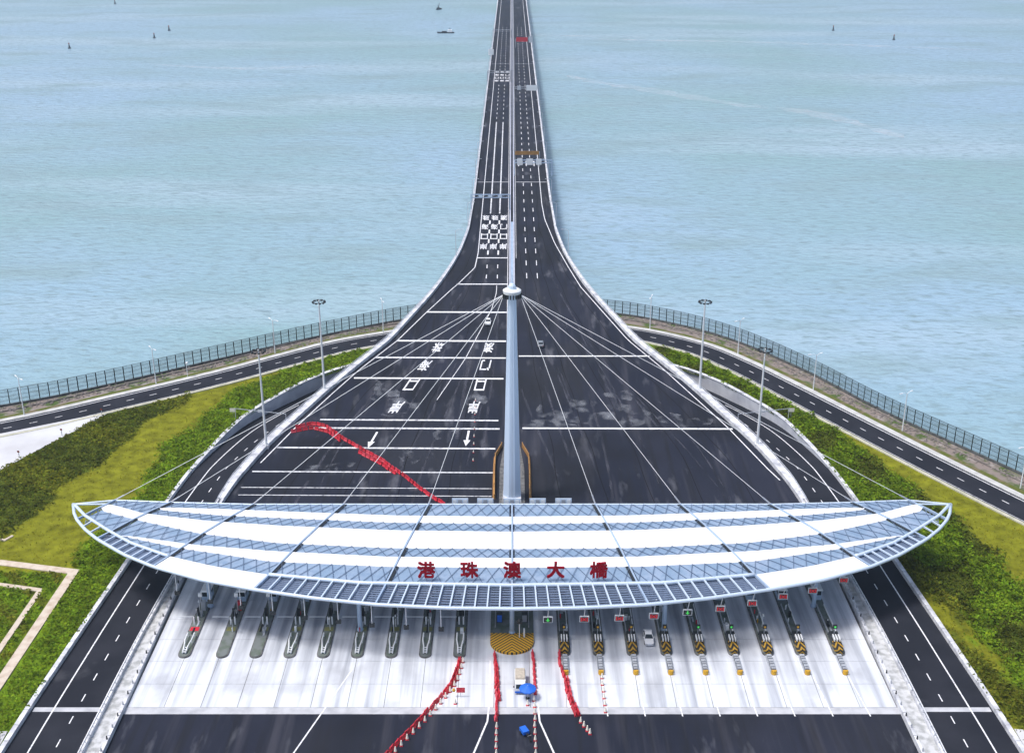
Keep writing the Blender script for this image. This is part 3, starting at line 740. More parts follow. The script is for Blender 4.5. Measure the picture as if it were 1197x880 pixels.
edge('front_tube', 'front', .34, steel_light, .1, 91.8); edge('back_beam', 'back', .22, steel_light, .1, 91.7)
for sx in (-1, 1):
    xs_ = np.linspace(rib_pt(3, 'inner', sx), sx * 91.4, 40); obj('inner_tube', MB().pipe([(x, cv['inner'](x), CZ + .3) for x in xs_], .34, 8), steel_light, tc, smooth=True)
    # slender tip struts
    obj('tip_strut', MB().tube((sx * rib_pt(5, 'B0', 1), cv['B0'](rib_pt(5, 'B0', 1)), CZ + .2), (sx * 91.3, 221.3, CZ + .2), .2), steel_light, tc)
obj('inner_tube', MB().pipe([(x, cv['inner'](x), CZ + .3) for x in np.linspace(rib_pt(2, 'inner', -1), rib_pt(2, 'inner', 1), 60)], .38, 8), steel_light, tc, smooth=True)
for sx in (-1, 1):
    for k in (0, 1, 3, 4):
        a0, a1 = rib_pt(k, 'inner', sx), rib_pt(k + 1, 'inner', sx); f0, f1 = rib_pt(k, 'front', sx), rib_pt(k + 1, 'front', sx)
        N = {0: 11, 1: 9, 3: 8, 4: 3}[k]
        for i in range(1, N):
            t = i / N; xa, xf = a0 + (a1 - a0) * t, f0 + (f1 - f0) * t
            obj('cross_bar', MB().beam((xa, cv['inner'](xa), CZ + .3), (xf, cv['front'](xf), CZ + .2), .26, .3), steel_light, tc)
        if k == 4: continue
        lv = MB(); NL = 9
        for j in range(NL):
            s_ = (j + .5) / NL; P = []
            for t in np.linspace(0, 1, 12):
                xa, xf = a0 + (a1 - a0) * t, f0 + (f1 - f0) * t; P.append((xa + (xf - xa) * s_, cv['inner'](xa) + (cv['front'](xf) - cv['inner'](xa)) * s_, CZ - .25))
            for a, b in zip(P, P[1:]): lv.beam(a, b, .42, .08)
        o = obj('louvers', lv, louver_m, tc); o['kind'] = 'stuff'
for x, y in ((0, 192.3), (-29, 193.3), (29, 193.3), (-59.5, 201.5), (59.5, 201.5), (0, 214), (-29, 214), (29, 214), (-59.5, 216), (59.5, 216)):
    obj('column', MB().lathe([(.62, 0), (.62, .4), (.45, .6), (.45, 10.2), (.7, 11.8)], (x, y, .2), 12), steel_blue, tc, smooth=False)
# sign characters standing on the canopy
for ch, x in zip('港珠澳大橋', (-15.9, -7.9, 0.05, 8.1, 16.1)):
    m_ = MB(); Wc, Hc = 3.3, 3.5
    for x0, x1, y0, y1 in glyph(ch, 64, 2, 1): m_.box((x + (x0 + x1) / 2 * Wc, 191.8, 14.5 + (y0 + y1) / 2 * Hc), ((x1 - x0) * Wc, .35, (y1 - y0) * Hc * .999))
    o = obj('sign_character', m_, red_sign, tc)
    for dx in (-1.0, 1.0): sub('sign_post', MB().box((x + dx, 192.3, 13.5), (.12, .12, 2.6)), steel_blue, o)

# ------------------------------------------------------------------ mast with stay cables
MY = 246.6
ma = thing('cable_mast', (0, MY, 0), 'tall tapering pale blue mast behind the canopy with fanned stay cables', 'mast', world=True)
def taper_sec(z): return (2.05 - 1.15 * z / 50.5 if z < 50.5 else .9 - .35 * (z - 50.5) / 12.5)
sh = MB()
prof = [(1.0, -.35), (1.0, .35), (.35, .8), (-.35, .8), (-1.0, .35), (-1.0, -.35), (-.35, -.8), (.35, -.8)]
zs_ = [0, 3, 12, 25, 38, 50.3]
for i, z in enumerate(zs_):
    s_ = taper_sec(z); sh.v += [(px * s_, MY + py * s_ * 1.1, z) for px, py in prof]
for i in range(len(zs_) - 1): sh.f += [(i * 8 + k, i * 8 + (k + 1) % 8, i * 8 + 8 + (k + 1) % 8, i * 8 + 8 + k) for k in range(8)]
obj('shaft', sh, mast_m, ma)
obj('shaft_rib', MB().add([(-.12 * 1, MY - 2.05 * .9, .3), (.12, MY - 2.05 * .9, .3), (.08, MY - .9 * .9, 50.3), (-.08, MY - .9 * .9, 50.3), (-.12, MY - 1.5, .3), (.12, MY - 1.5, .3), (.08, MY - .5, 50.3), (-.08, MY - .5, 50.3)], [(0, 1, 2, 3), (0, 4, 5, 1), (1, 5, 6, 2), (0, 3, 7, 4)]), steel_light, ma)
obj('finial', MB().lathe([(.85, 51.1), (.8, 51.9), (.5, 52.3), (.12, 52.5), (.08, 54.5)], (0, MY, 0), 10), mast_m, ma)
cl = obj('collar', MB().lathe([(.9, 50.0), (1.9, 50.2), (2.0, 50.9), (1.5, 51.2), (.9, 51.2)], (0, MY, 0), 20), white_metal, ma)
for a in range(10):
    t = math.pi + math.pi * (a + .5) / 10
    sub('cable_lug', MB().box((2.0 * math.cos(t), MY + 2.0 * math.sin(t), 49.8), (.2, .5, .9), t + math.pi / 2), dark_metal, cl)
obj('foot', MB().box((0, MY, .6), (4.4, 4.6, 1.2), taper=.93), parapet_m, ma)
for sx in (-1, 1):
    for k in range(1, 6):
        xb = sx * RIB[k][0]; p = Vector((sx * 1.8, MY - .4, 50.0)); q = Vector((xb, cv['back'](xb), CZ + .3))
        c = obj('stay_cable', MB().tube(p, q, .058, n=6), white_metal, ma)
        d = (p - q).normalized(); sub('cable_socket', MB().tube(q, q + d * 2.0, .17, n=6), grey_metal, c)
for sx, side in ((-1, 'left'), (1, 'right')):
    ob = thing('orange_guard', (sx * 4, 258, 0), f'orange guard hoarding along the {side} side of the mast foot', 'hoarding', world=True)
    P = [(2.6, 273.0), (4.1, 267.5), (4.2, 262.0), (4.2, 257.0), (4.15, 252.0), (4.1, 246.5)]
    for a, b in zip(P, P[1:]):
        obj('panel', MB().beam((sx * a[0], a[1] - .08, zd(a[1]) + .65), (sx * b[0], b[1] + .08, zd(b[1]) + .65), .18, 1.2), orange_m, ob)
    for a in P: obj('post', MB().box((sx * a[0], a[1], zd(a[1]) + .7), (.3, .3, 1.4)), orange_m, ob)
    obj('kerb', MB().slab([(sx * (x + .1), y, zd(y) + .2) for x, y in P], [(sx * (x + .4), y, zd(y) + .2) for x, y in P], .35), orange_m, ob)
struct('mast_plinth', MB().slab([(-3.0, 244, .25), (-3.0, 262, .25), (-2.0, 274, .85)], [(3.0, 244, .25), (3.0, 262, .25), (2.0, 274, .85)], .5), kerb_m)

# ------------------------------------------------------------------ centre island
ci = thing('centre_island', (0, 192, 0), 'wide centre island with a rounded yellow and black chevron nose', 'traffic island', world=True)
arc = [(4.1 * math.cos(t), 189.4 - 3.7 * math.sin(t)) for t in np.linspace(0, math.pi, 17)]
nose = MB(); nose.prism([(x, y - 189.4) for x, y in arc] + [(-4.1, 2.6), (4.1, 2.6)], 0, .5)
no = obj('chevron_nose', nose, chevron, ci); no.location = (0, 189.4 - 192, 0)
obj('island_body', MB().prism([(-4.1, 192.0), (4.1, 192.0), (4.1, 226), (-4.1, 226)], 0, .45), island_top, ci)
for x in (-3.2, 3.2): obj('guard_rail', MB().beam((x, 193, 1.2), (x, 206, 1.2), .12, .3), grey_metal, ci)
for i, (x, y) in enumerate(((-2.4, 196), (2.4, 196), (-2.2, 200), (2.2, 200))):
    c = thing('equipment_cabinet', (x, y, .45), f'dark equipment cabinet on the centre island, {"near" if i < 2 else "far"} {"left" if x < 0 else "right"} of the column', 'cabinet')
    obj('body', MB().box((0, 0, .9), (1.1, .9, 1.8)), dark_metal, c); obj('door', MB().box((0, -.47, .9), (.9, .05, 1.5)), blue_plastic if i == 0 else grey_metal, c)
cs = thing('camera_post', (1.4, 190.6, .5), 'slim post with a dark round signal head on the chevron nose', 'post')
obj('pole', MB().tube((0, 0, 0), (0, 0, 3.6), .09), white_metal, cs); obj('head', MB().lathe([(.05, 3.2), (.55, 3.3), (.6, 3.9), (.1, 4.2)], n=12), dark_metal, cs)
obj('housing', MB().box((.9, .2, .9), (.3, .4, 1.8)), white_metal, cs)

# ------------------------------------------------------------------ toll islands
def island_outline(wd, L, r=None):
    r = wd / 2; return [(r * math.cos(t), r - r * math.sin(t)) for t in np.linspace(0, math.pi, 9)] + [(-r, L), (r, L)]
XI = [9.75, 16.1, 22.4, 28.7, 35.0, 41.2, 47.5, 53.7, 60.7]
for i, x in enumerate(XI):
    L = 40
    t = thing('toll_island', (-x, 184.6, 0), f'grey-topped toll island with rounded kerb, {ORD[i + 1]} to the left of the chevron nose', 'toll island', 'toll islands left of the centre')
    obj('kerb', MB().prism(island_outline(2.3, L), 0, .26), kerb_m, t)
    obj('paving', MB().prism([(px * .84, .16 + py * .99) for px, py in island_outline(2.3, L)], .2, .32), island_top, t)
    if i not in (6 + 0, 7, ) or True:
        if i not in (7 - 1, 7 - 0) or i == 8:
            g_ = MB()
            for s_ in (-1, 1):
                g_.pipe([(s_ * .28, .9, .55), (s_ * .34, 2.6, .95), (s_ * .62, 4.4, 1.1), (s_ * .62, 6.6, 1.1)], .13, 6)
                for py in (1.2, 2.6, 4.4, 6.5): g_.tube((s_ * (.3 if py < 3 else .6), py, .3), (s_ * (.3 if py < 3 else .6), py, 1.0), .07, n=5)
            for py in (1.0, 1.7, 2.4): g_.box((0, py, .75), (.75, .18, .12))
            obj('guard_rail', g_, white_metal, t)
    for s_ in (-.42, .42): obj('bollard', MB().lathe([(.15, .3), (.15, 1.9), (.08, 2.05)], (s_, 10.6, 0), 8), white_metal, t)
    obj('painted_patch', MB().box((0, 9.0, .335), (1.7, 1.3, .02)), red_plastic if i == 8 else mat('olive_patch_%d' % i, (.2, .2, .07), .8), t)
    obj('signal_pole', MB().tube((.2, 14.2, .3), (.2, 14.2, 4.6), .08), grey_metal, t); obj('signal_head', MB().box((.2, 14.1, 4.7), (.7, .35, .8)), white_metal, t)
    obj('fee_display', MB().box((-.2, 12.9, 1.6), (.55, .35, 1.7)), dark_metal, t); obj('card_machine', MB().box((.3, 15.6, 1.3), (.7, .8, 2.0)), red_plastic if i == 7 else grey_metal, t)
    b = thing('toll_booth', (-x, 204.5, .32), f'glazed toll booth on the {ORD[i + 1]} island to the left of the centre', 'toll booth', 'toll booths on the left islands')
    obj('base', MB().box((0, 0, .55), (1.7, 2.8, 1.1)), steel_blue, b); obj('glazing', MB().box((0, 0, 1.65), (1.62, 2.7, 1.1)), glass_m, b); obj('roof', MB().box((0, 0, 2.35), (2.0, 3.2, .3), taper=.9), white_metal, b)
    for qx in (-.8, .8):
        for qy in (-1.35, 1.35): obj('corner_post', MB().box((qx, qy, 1.65), (.1, .1, 1.1)), steel_light, b)
    g = thing('boom_gate', (-x - .75, 196.3, .32), f'white boom barrier lowered from the {ORD[i + 1]} island to the left of the centre', 'boom barrier', 'boom barriers on the left lanes')
    obj('cabinet', MB().box((0, 0, .5), (.36, .4, 1.0)), dark_metal, g); obj('arm', MB().box((-1.75, 0, .95), (3.3, .09, .13)), white_metal, g)
    s = thing('lane_signal', (-x - 3.1, cv['front'](x + 3.1) + .6, 7.2), f'small dark signal seen from behind over the {ORD[i + 1]} lane to the left of the centre', 'lane signal', 'lane signals over the left lanes')
    obj('hanger', MB().tube((0, 0, .4), (0, 0, 4.4), .07), white_metal, s); obj('housing', MB().box((0, 0, 0), (.95, .35, .8)), dark_metal, s)

sig = [(6.6, 186.8), (13.3, 187), (19.8, 187.3), (26.2, 188.0), (32.6, 189.2), (38.9, 190.4), (45.2, 192.3), (51.5, 194.6), (57.6, 196.6), (64.5, 200.4)]
for i, x in enumerate(XI):
    t = thing('toll_island', (x, 185.2, 0), f'dark toll island with yellow and black nose, {ORD[i + 1]} to the right of the chevron nose', 'toll island', 'toll islands right of the centre')
    obj('kerb', MB().prism(island_outline(2.2, 40), 0, .26), kerb_m, t); obj('paving', MB().prism([(px * .82, .2 + py * .985) for px, py in island_outline(2.2, 40)], .2, .31), island_top, t)
    bl = [(-.8, 3.2), (-.8, 1.3), (-.45, .3), (.45, .3), (.8, 1.3), (.8, 3.2)]
    m_ = MB(); m_.prism(bl, .31, 1.25); obj('hazard_nose', m_, hazard, t)
    obj('impact_block', MB().prism([(-.8, 6.0), (-.8, 3.2), (.8, 3.2), (.8, 6.0)], .31, 1.5), dark_metal, t)
    for s_ in (-.5, 0, .5): obj('bollard', MB().box((s_, 3.5, 1.7), (.2, 1.7, .5)), white_metal, t)
    for s_ in (-.72, .72): obj('side_rail', MB().beam((s_, 6.4, .9), (s_, 16, .9), .14, .4), white_metal if s_ > 0 else grey_metal, t)
    for py in (6.6, 9.6, 12.6, 15.6): obj('rail_post', MB().box((-.72, py, .6), (.16, .16, .7)), dark_metal, t)
    obj('signal_pole', MB().tube((0, 5.2, 1.5), (0, 5.2, 3.0), .08), grey_metal, t)
    obj('signal_head', MB().box((0, 5.1, 3.1), (.75, .35, .75)), dark_metal, t); obj('signal_light', MB().box((0, 4.9, 3.1), (.35, .06, .35)), green_led if i in (4, 8, 5) else yellow, t)
    b = thing('toll_booth', (x, 205, .32), f'glazed toll booth on the {ORD[i + 1]} island to the right of the centre', 'toll booth', 'toll booths on the right islands')
    obj('base', MB().box((0, 0, .55), (1.7, 2.8, 1.1)), steel_blue, b); obj('glazing', MB().box((0, 0, 1.65), (1.62, 2.7, 1.1)), glass_m, b); obj('roof', MB().box((0, 0, 2.35), (2.0, 3.2, .3), taper=.9), white_metal, b)
    for qx in (-.8, .8):
        for qy in (-1.35, 1.35): obj('corner_post', MB().box((qx, qy, 1.65), (.1, .1, 1.1)), steel_light, b)
    a = thing('crash_cushion', (x - .25 * (i > 5) * (i - 5) * .6, 185.0, 0), f'white barrelled crash cushion before the {ORD[i + 1]} island to the right of the centre', 'crash cushion', 'crash cushions before the right islands')
    for j in range(6): obj('segment', MB().box((0, -.5 - j * .78, .45), (.95 - .03 * j, .62, .9), taper=.85), galv if j % 2 == 0 else grey_metal, a)
    obj('side_rail', MB().box((-.52, -2.5, .35), (.06, 4.8, .5)), galv, a); obj('side_rail', MB().box((.52, -2.5, .35), (.06, 4.8, .5)), galv, a)
    obj('nose', MB().prism([(.5 * math.cos(q), -5.1 - .45 * math.sin(q)) for q in np.linspace(0, math.pi, 8)], .05, .9), yellow, a)
for i, (x, y) in enumerate(sig):
    on = i not in (0, 4)
    s = thing('lane_signal', (x, y, 7.0), f'{"red" if on else "green"} lane signal hanging under the canopy front, {ORD[i + 1]} to the right of the centre', 'lane signal', 'lane signals over the right lanes')
    obj('hanger', MB().tube((0, 0, .4), (0, -(y - cv['front'](x)) * .6, 5.0), .07), white_metal, s)
    fr = obj('housing', MB().box((0, 0, 0), (1.75, .3, 1.2)), white_metal, s)
    sub('panel', MB().box((0, -.17, 0), (1.5, .05, .98)), dark_metal, fr)
    if on:
        m_ = MB(); m_.beam((-.32, -.21, -.3), (.32, -.21, .3), .04, .16); m_.beam((-.32, -.23, .3), (.32, -.23, -.3), .04, .16); m_.box((-.55, -.21, 0), (.2, .03, .8)); m_.box((.55, -.21, 0), (.2, .03, .8))
    else:
        m_ = MB(); m_.add([(-.4, -.21, 0), (.4, -.21, 0), (0, -.21, -.4), (-.12, -.21, 0), (.12, -.21, 0), (.12, -.21, .4), (-.12, -.21, .4)], [(0, 2, 1), (3, 4, 5, 6)])
    sub('lit_symbol', m_, red_led if on else green_led, fr)
# odd fittings that differ from island to island
EQ = [o for o in COL.objects if o.name.split('.')[0] == 'toll_island']
for t in EQ:
    for k in range(random.randint(3, 6)):
        px, py = random.uniform(-.55, .55), random.uniform(7.6, 15.5); kind = random.randrange(4)
        if kind == 0: obj('cabinet', MB().box((px, py, .3 + .55), (random.uniform(.35, .7), random.uniform(.4, .8), 1.1)), random.choice((dark_metal, grey_metal, white_metal)), t)
        elif kind == 1: obj('camera_pole', MB().tube((px, py, .3), (px, py, random.uniform(2.2, 3.6)), .06, n=6).box((px, py - .25, 3.0), (.22, .5, .2)), random.choice((grey_metal, white_metal)), t)
        elif kind == 2: obj('warning_post', MB().lathe([(.13, .3), (.13, 1.1), (.05, 1.25)], (px, py, 0), 8), random.choice((yellow, red_plastic, white_metal)), t)
        else: obj('cable_duct', MB().box((px, py, .38), (.3, random.uniform(1.5, 3.5), .14)), random.choice((dark_metal, galv)), t)
# small boards hung behind the canopy
for i, x in enumerate((-10.9, -5.6, 0, 5.4, 10.8)):
    s = thing('sign_board', (x, 222.6, 10.6), f'small white sign board behind the canopy edge, {ORD[i + 1]} from the left', 'sign board', 'sign boards behind the canopy')
    obj('board', MB().box((0, 0, 1.6), (3.4, .2, 1.5)), steel_light, s)
    for dx in (-1.1, 0, 1.1): obj('display', MB().box((dx, -.12, 1.6), (.8, .05, 1.0)), white_metal if dx else grey_metal, s)
    obj('bracket', MB().tube((0, 0, .9), (0, -.9, .9), .1), grey_metal, s)

# ------------------------------------------------------------------ red barriers and cones
bar_mesh = MB()
prf = [(-.28, 0), (-.28, .2), (-.14, .38), (-.10, .85), (.10, .85), (.14, .38), (.28, .2), (.28, 0)]
bar_mesh.v = [(x_, y, z) for x_ in (-.64, .64) for y, z in prf]
bar_mesh.f = [tuple(range(7, -1, -1)), tuple(range(8, 16))] + [(k, (k + 1) % 8, 8 + (k + 1) % 8, 8 + k) for k in range(8)]
bar_mesh.box((-.4, 0, .88), (.3, .16, .08)).box((.4, 0, .88), (.3, .16, .08))
BAR = bar_mesh.mesh('water_barrier'); BAR.materials.append(red_plastic)
BAR2 = BAR.copy(); BAR2.materials[0] = mat('faded_red_plastic', (.66, .07, .10), .55, col2=(.5, .03, .05), scale=2.5); BAR3 = BAR.copy(); BAR3.materials[0] = mat('dull_red_plastic', (.42, .015, .03), .6)
def nth(n): return f'{n}' + ('th' if 10 < n % 100 < 14 else {1: 'st', 2: 'nd', 3: 'rd'}.get(n % 10, 'th'))
CONES = {}
def barriers(P, label, group, step=1.5, jit=.10):
    Q = resample(P, step=step)
    for i, (a, b) in enumerate(zip(Q, Q[1:])):
        c = (a + b) / 2; o = bpy.data.objects.new('water_barrier', random.choice((BAR, BAR, BAR2, BAR3))); COL.objects.link(o)
        o.location = (c.x + random.uniform(-jit, jit), c.y + random.uniform(-jit, jit), zd(c.y) + (.001 if c.y > 232 or c.y < 170 else .001))
        d = b - a; o.rotation_euler = (0, 0, math.atan2(d.y, d.x) + random.uniform(-.13, .13)); tag(o, f'{nth(i + 1)} {label}', 'barrier', group)
barriers([(-56.5, 283.2), (-52, 285.6), (-48.5, 284.0), (-43.0, 277), (-37.4, 271.3), (-31.4, 265.0), (-25.5, 257.2), (-20.4, 249.4), (-15.2, 243.0)], 'red plastic water barrier in the long line slanting across the rear plaza', 'red barriers across the rear plaza')
barriers([(-57.2, 280.8), (-52, 283.0), (-47.5, 281.0), (-43.6, 275.9)], 'red plastic water barrier in the second row by the left plaza parapet', 'red barriers doubled by the left parapet')
barriers([(-38.4, 270.2), (-31.8, 263.7), (-28.0, 258.9)], 'red plastic water barrier doubled along the middle of the rear plaza line', 'red barriers doubled in the rear line')
barriers([(-9.8, 184.2), (-10.1, 180.5), (-10.8, 177.0), (-12.3, 173.6), (-14.3, 169.6), (-16.4, 165.5), (-18.4, 162.0), (-20.2, 158.6), (-23, 153)], 'red plastic water barrier in the curve running from the first left toll island', 'red barriers curving from the first left island')
barriers([(-9.45, 184.2), (-9.75, 180.5), (-10.4, 177.0), (-11.8, 173.9)], 'red plastic water barrier in the inner row against the first left toll island', 'red barriers doubled at the first left island')
barriers([(-3.3, 186.0), (-2.9, 179.3), (-2.6, 171.9), (-2.7, 166.4)], 'red plastic water barrier in the straight row from the left of the chevron nose', 'red barriers left of the chevron nose')
barriers([(-2.95, 184.0), (-2.55, 179.3), (-2.25, 171.9)], 'red plastic water barrier doubling the row left of the chevron nose', 'red barriers doubled left of the chevron nose')
barriers([(3.7, 186.6), (4.05, 181.8), (4.1, 173.6)], 'red plastic water barrier in the straight row from the right of the chevron nose', 'red barriers right of the chevron nose')
barriers([(8.7, 186.5), (8.8, 182.3), (9.4, 179.0), (9.9, 173.1), (11.2, 167.6)], 'red plastic water barrier in the bent row beside the first right crash cushion', 'red barriers beside the first right island')
barriers([(9.9, 178.5), (10.35, 173.1), (11.6, 167.9)], 'red plastic water barrier doubling the bent row by the first right island', 'red barriers doubled beside the first right island')
cm = MB(); cm.box((0, 0, .03), (.5, .5, .06)); cm.lathe([(.24, .06), (.05, 1.0)], n=10)
CM1 = cm.mesh('traffic_cone'); CM1.materials.append(red_plastic)
bandm = MB().lathe([(.235, .22), (.075, 1.02), (.01, 1.03)], n=10).mesh('reflective_band'); bandm.materials.append(cone_white)
def cone(x, y, label, group, sc=1.1):
    o = bpy.data.objects.new('traffic_cone', CM1); COL.objects.link(o); o.location = (x, y, zd(y)); CONES[label] = CONES.get(label, 0) + 1; tag(o, f'{nth(CONES[label])} {label}' if group else label, 'traffic cone', group); o.scale = (sc,) * 3
    b = bpy.data.objects.new('reflective_band', bandm); COL.objects.link(b); b.parent = o
Q = resample([(-9.0, 183.4), (-9.4, 180.2), (-10.0, 177.0), (-11.4, 173.6), (-13.4, 169.4), (-15.5, 165.4), (-17.5, 162.0), (-19.3, 158.6), (-21.5, 154)], step=1.75)
for p in Q: cone(p.x, p.y, 'white-banded traffic cone along the curved red barrier by the first left island', 'cones along the curved red barrier')
for y in np.arange(156.5, 166, 1.7): cone(-2.62 + random.uniform(-.06, .06), y, 'white-banded traffic cone in the row ahead of the left red barriers', 'cones ahead of the left chevron barriers')
for y in np.arange(156.5, 172.5, 1.75): cone(3.9 + random.uniform(-.08, .08), y, 'white-banded traffic cone in the row below the blue parasol', 'cones below the blue parasol')
for x, y in ((11.7, 166.4), (12.2, 165.3), (12.7, 164.2), (13.1, 163.4)): cone(x, y, 'white-banded traffic cone in the short slanting row right of centre', 'cones right of centre')
for k in range(6): cone(16.15 + random.uniform(-.05, .05), 178.6 - k * 1.9, 'white-banded traffic cone before the second right crash cushion', 'cones before the second right island')
for y in np.arange(266, 300, 4.2): cone(-9.6 + (y - 266) * -.01, y, 'small traffic cone in the row left of the mast', 'cones left of the mast', .75)
cone(-9.9, 171.4, 'lone white-banded cone under the red notice board', None); cone(2.7, 171.0, 'lone cone just in front of the blue parasol', None)
nb = thing('notice_board', (-9.0, 173.3, 0), 'red notice board on a post beside the curved barrier', 'notice board')
obj('post', MB().box((0, 0, .6), (.1, .1, 1.2)), grey_metal, nb); obj('board', MB().box((0, -.05, 1.5), (1.5, .1, 1.0)), red_plastic, nb); obj('flash_lamp', MB().lathe([(.22, 1.2), (.3, 1.5), (.1, 1.8)], (-1.2, 0, 0), 10), yellow, nb)

# ------------------------------------------------------------------ vehicles
def wheels(t, xs_, ys_, r, wd=.24):
    for x in xs_:
        for y in ys_:
            w_ = obj('wheel', MB().tube((x - wd / 2, y, r), (x + wd / 2, y, r), r, n=14), black, t); sub('rim', MB().tube((x - wd / 2 - .01, y, r), (x + wd / 2 + .01, y, r), r * .6, n=10), galv, w_)
def make_car(loc, label, paint_m, rz=0, name='car', group=None):
    """saloon, nose towards -Y"""
    t = thing(name, loc, label, 'car', group, rz=rz)
    sec = [(-2.3, .35, .72, .78), (-2.1, .28, .80, .86), (-1.2, .25, .92, .9), (-.75, .25, .96, .9), (1.4, .25, .98, .9), (2.1, .28, .95, .86), (2.3, .4, .85, .76)]
    b = MB(); k = 6
    for y, z0, z1, hwid in sec: b.v += [(-hwid * .9, y, z0), (-hwid, y, (z0 + z1) / 2), (-hwid * .93, y, z1), (hwid * .93, y, z1), (hwid, y, (z0 + z1) / 2), (hwid * .9, y, z0)]
    for i in range(len(sec) - 1): b.f += [(i * k + j, i * k + (j + 1) % k, i * k + k + (j + 1) % k, i * k + k + j) for j in range(k)]
    b.f += [tuple(range(k - 1, -1, -1)), tuple((len(sec) - 1) * k + j for j in range(k))]
    obj('body', b, paint_m, t)
    g = MB(); g.v = [(-.82, -.95, .93), (.82, -.95, .93), (.84, 1.75, .95), (-.84, 1.75, .95), (-.64, -.2, 1.42), (.64, -.2, 1.42), (.66, 1.05, 1.42), (-.66, 1.05, 1.42)]
    g.f = [(0, 1, 5, 4), (1, 2, 6, 5), (2, 3, 7, 6), (3, 0, 4, 7), (4, 5, 6, 7)]; obj('windows', g, glass_m, t)
    obj('roof', MB().box((0, .42, 1.44), (1.34, 1.3, .06), taper=.94), paint_m, t)
    for sx in (-1, 1):
        obj('headlight', MB().box((sx * .6, -2.24, .66), (.36, .12, .16)), white_metal, t); obj('tail_light', MB().box((sx * .62, 2.26, .72), (.32, .08, .16)), red_led, t); obj('mirror', MB().box((sx * .98, -.62, 1.0), (.2, .12, .14)), paint_m, t)
        obj('pillar', MB().beam((sx * .83, -.93, .95), (sx * .65, -.2, 1.43), .09, .09), paint_m, t); obj('pillar', MB().beam((sx * .85, 1.73, .96), (sx * .67, 1.05, 1.43), .09, .09), paint_m, t)
    wheels(t, (-.8, .8), (-1.4, 1.4), .32)
    return t
make_car((25.75, 190.5, 0), 'white saloon car leaving a toll lane right of the centre', car_white)
make_car((-7.5, 354.2, zd(354.2)), 'white car driving down the rear plaza left of the mast', car_white)
make_car((8.6, 337.0, zd(337)), 'silver car driving up the rear plaza right of the mast', car_silver, math.pi)
tr = thing('light_truck', (1.45, 176.6, 0), 'light truck with white cab and beige load parked before the centre island', 'truck')
cab = MB(); cab.v = [(-.95, -2.6, .5), (.95, -2.6, .5), (.95, -1.1, .5), (-.95, -1.1, .5), (-.95, -2.65, 1.2), (.95, -2.65, 1.2), (.85, -2.3, 2.05), (-.85, -2.3, 2.05), (.88, -1.1, 2.05), (-.88, -1.1, 2.05)]
cab.f = [(3, 2, 1, 0), (0, 1, 5, 4), (4, 5, 6, 7), (7, 6, 8, 9), (1, 2, 8, 6, 5), (0, 4, 7, 9, 3), (2, 3, 9, 8)]
obj('cab', cab, car_white, tr); obj('windscreen', MB().add([(-.78, -2.66, 1.28), (.78, -2.66, 1.28), (.72, -2.38, 1.95), (-.72, -2.38, 1.95)], [(0, 1, 2, 3)]), glass_m, tr)
obj('cargo_bed', MB().box((0, .75, 1.25), (1.95, 3.4, 1.0)), white_metal, tr); obj('load', MB().box((0, .8, 1.85), (1.8, 3.2, .5), taper=.9), truck_bed, tr); obj('chassis', MB().box((0, 0, .6), (.9, 4.8, .2)), dark_metal, tr)
obj('bumper', MB().box((0, -2.7, .55), (1.9, .14, .3)), blue_plastic, tr)
for sx in (-1, 1): obj('headlight', MB().box((sx * .65, -2.67, .85), (.3, .08, .2)), galv, tr); obj('mirror', MB().box((sx * 1.12, -2.4, 1.5), (.2, .08, .35)), dark_metal, tr)
wheels(tr, (-.8, .8), (-1.9, 1.5), .4)
um = thing('parasol', (2.75, 172.9, 0), 'open bright blue parasol beside the light truck', 'parasol')
c_ = MB(); N = 10; c_.v = [(0, 0, 2.75)] + [(1.5 * math.cos(2 * math.pi * k / N), 1.5 * math.sin(2 * math.pi * k / N), 2.15) for k in range(N)] + [(1.5 * math.cos(2 * math.pi * k / N), 1.5 * math.sin(2 * math.pi * k / N), 1.95) for k in range(N)]
c_.f = [(0, 1 + k, 1 + (k + 1) % N) for k in range(N)] + [(1 + k, 11 + k, 11 + (k + 1) % N, 1 + (k + 1) % N) for k in range(N)]
obj('canopy', c_, blue_plastic, um); obj('pole', MB().tube((0, 0, 0), (0, 0, 2.8), .04), white_metal, um); obj('base', MB().lathe([(.35, 0), (.35, .12), (.1, .2)], n=10), dark_metal, um)
for k in range(N): obj('rib', MB().beam((0, 0, 2.68), (1.45 * math.cos(2 * math.pi * k / N), 1.45 * math.sin(2 * math.pi * k / N), 2.1), .03, .03), white_metal, um)
tk = thing('cargo_tricycle', (2.45, 162.6, 0), 'blue cargo tricycle standing beside the cones below the parasol', 'tricycle', rz=.45)
obj('cargo_box', MB().box((0, .9, .75), (1.1, 1.6, .6)), blue_plastic, tk); obj('frame', MB().beam((0, -1.3, .55), (0, .9, .5), .1, .1).beam((0, -1.1, .4), (0, -1.15, 1.05), .06, .06), dark_metal, tk)
obj('seat', MB().box((0, -.35, .85), (.35, .5, .14), taper=.8), black, tk); obj('handlebar', MB().tube((-.38, -1.05, 1.08), (.38, -1.05, 1.08), .03, n=6), grey_metal, tk)
for x, y in ((0, -1.3), (-.6, 1.1), (.6, 1.1)): obj('wheel', MB().tube((x - .05, y, .28), (x + .05, y, .28), .28, n=12), black, tk)

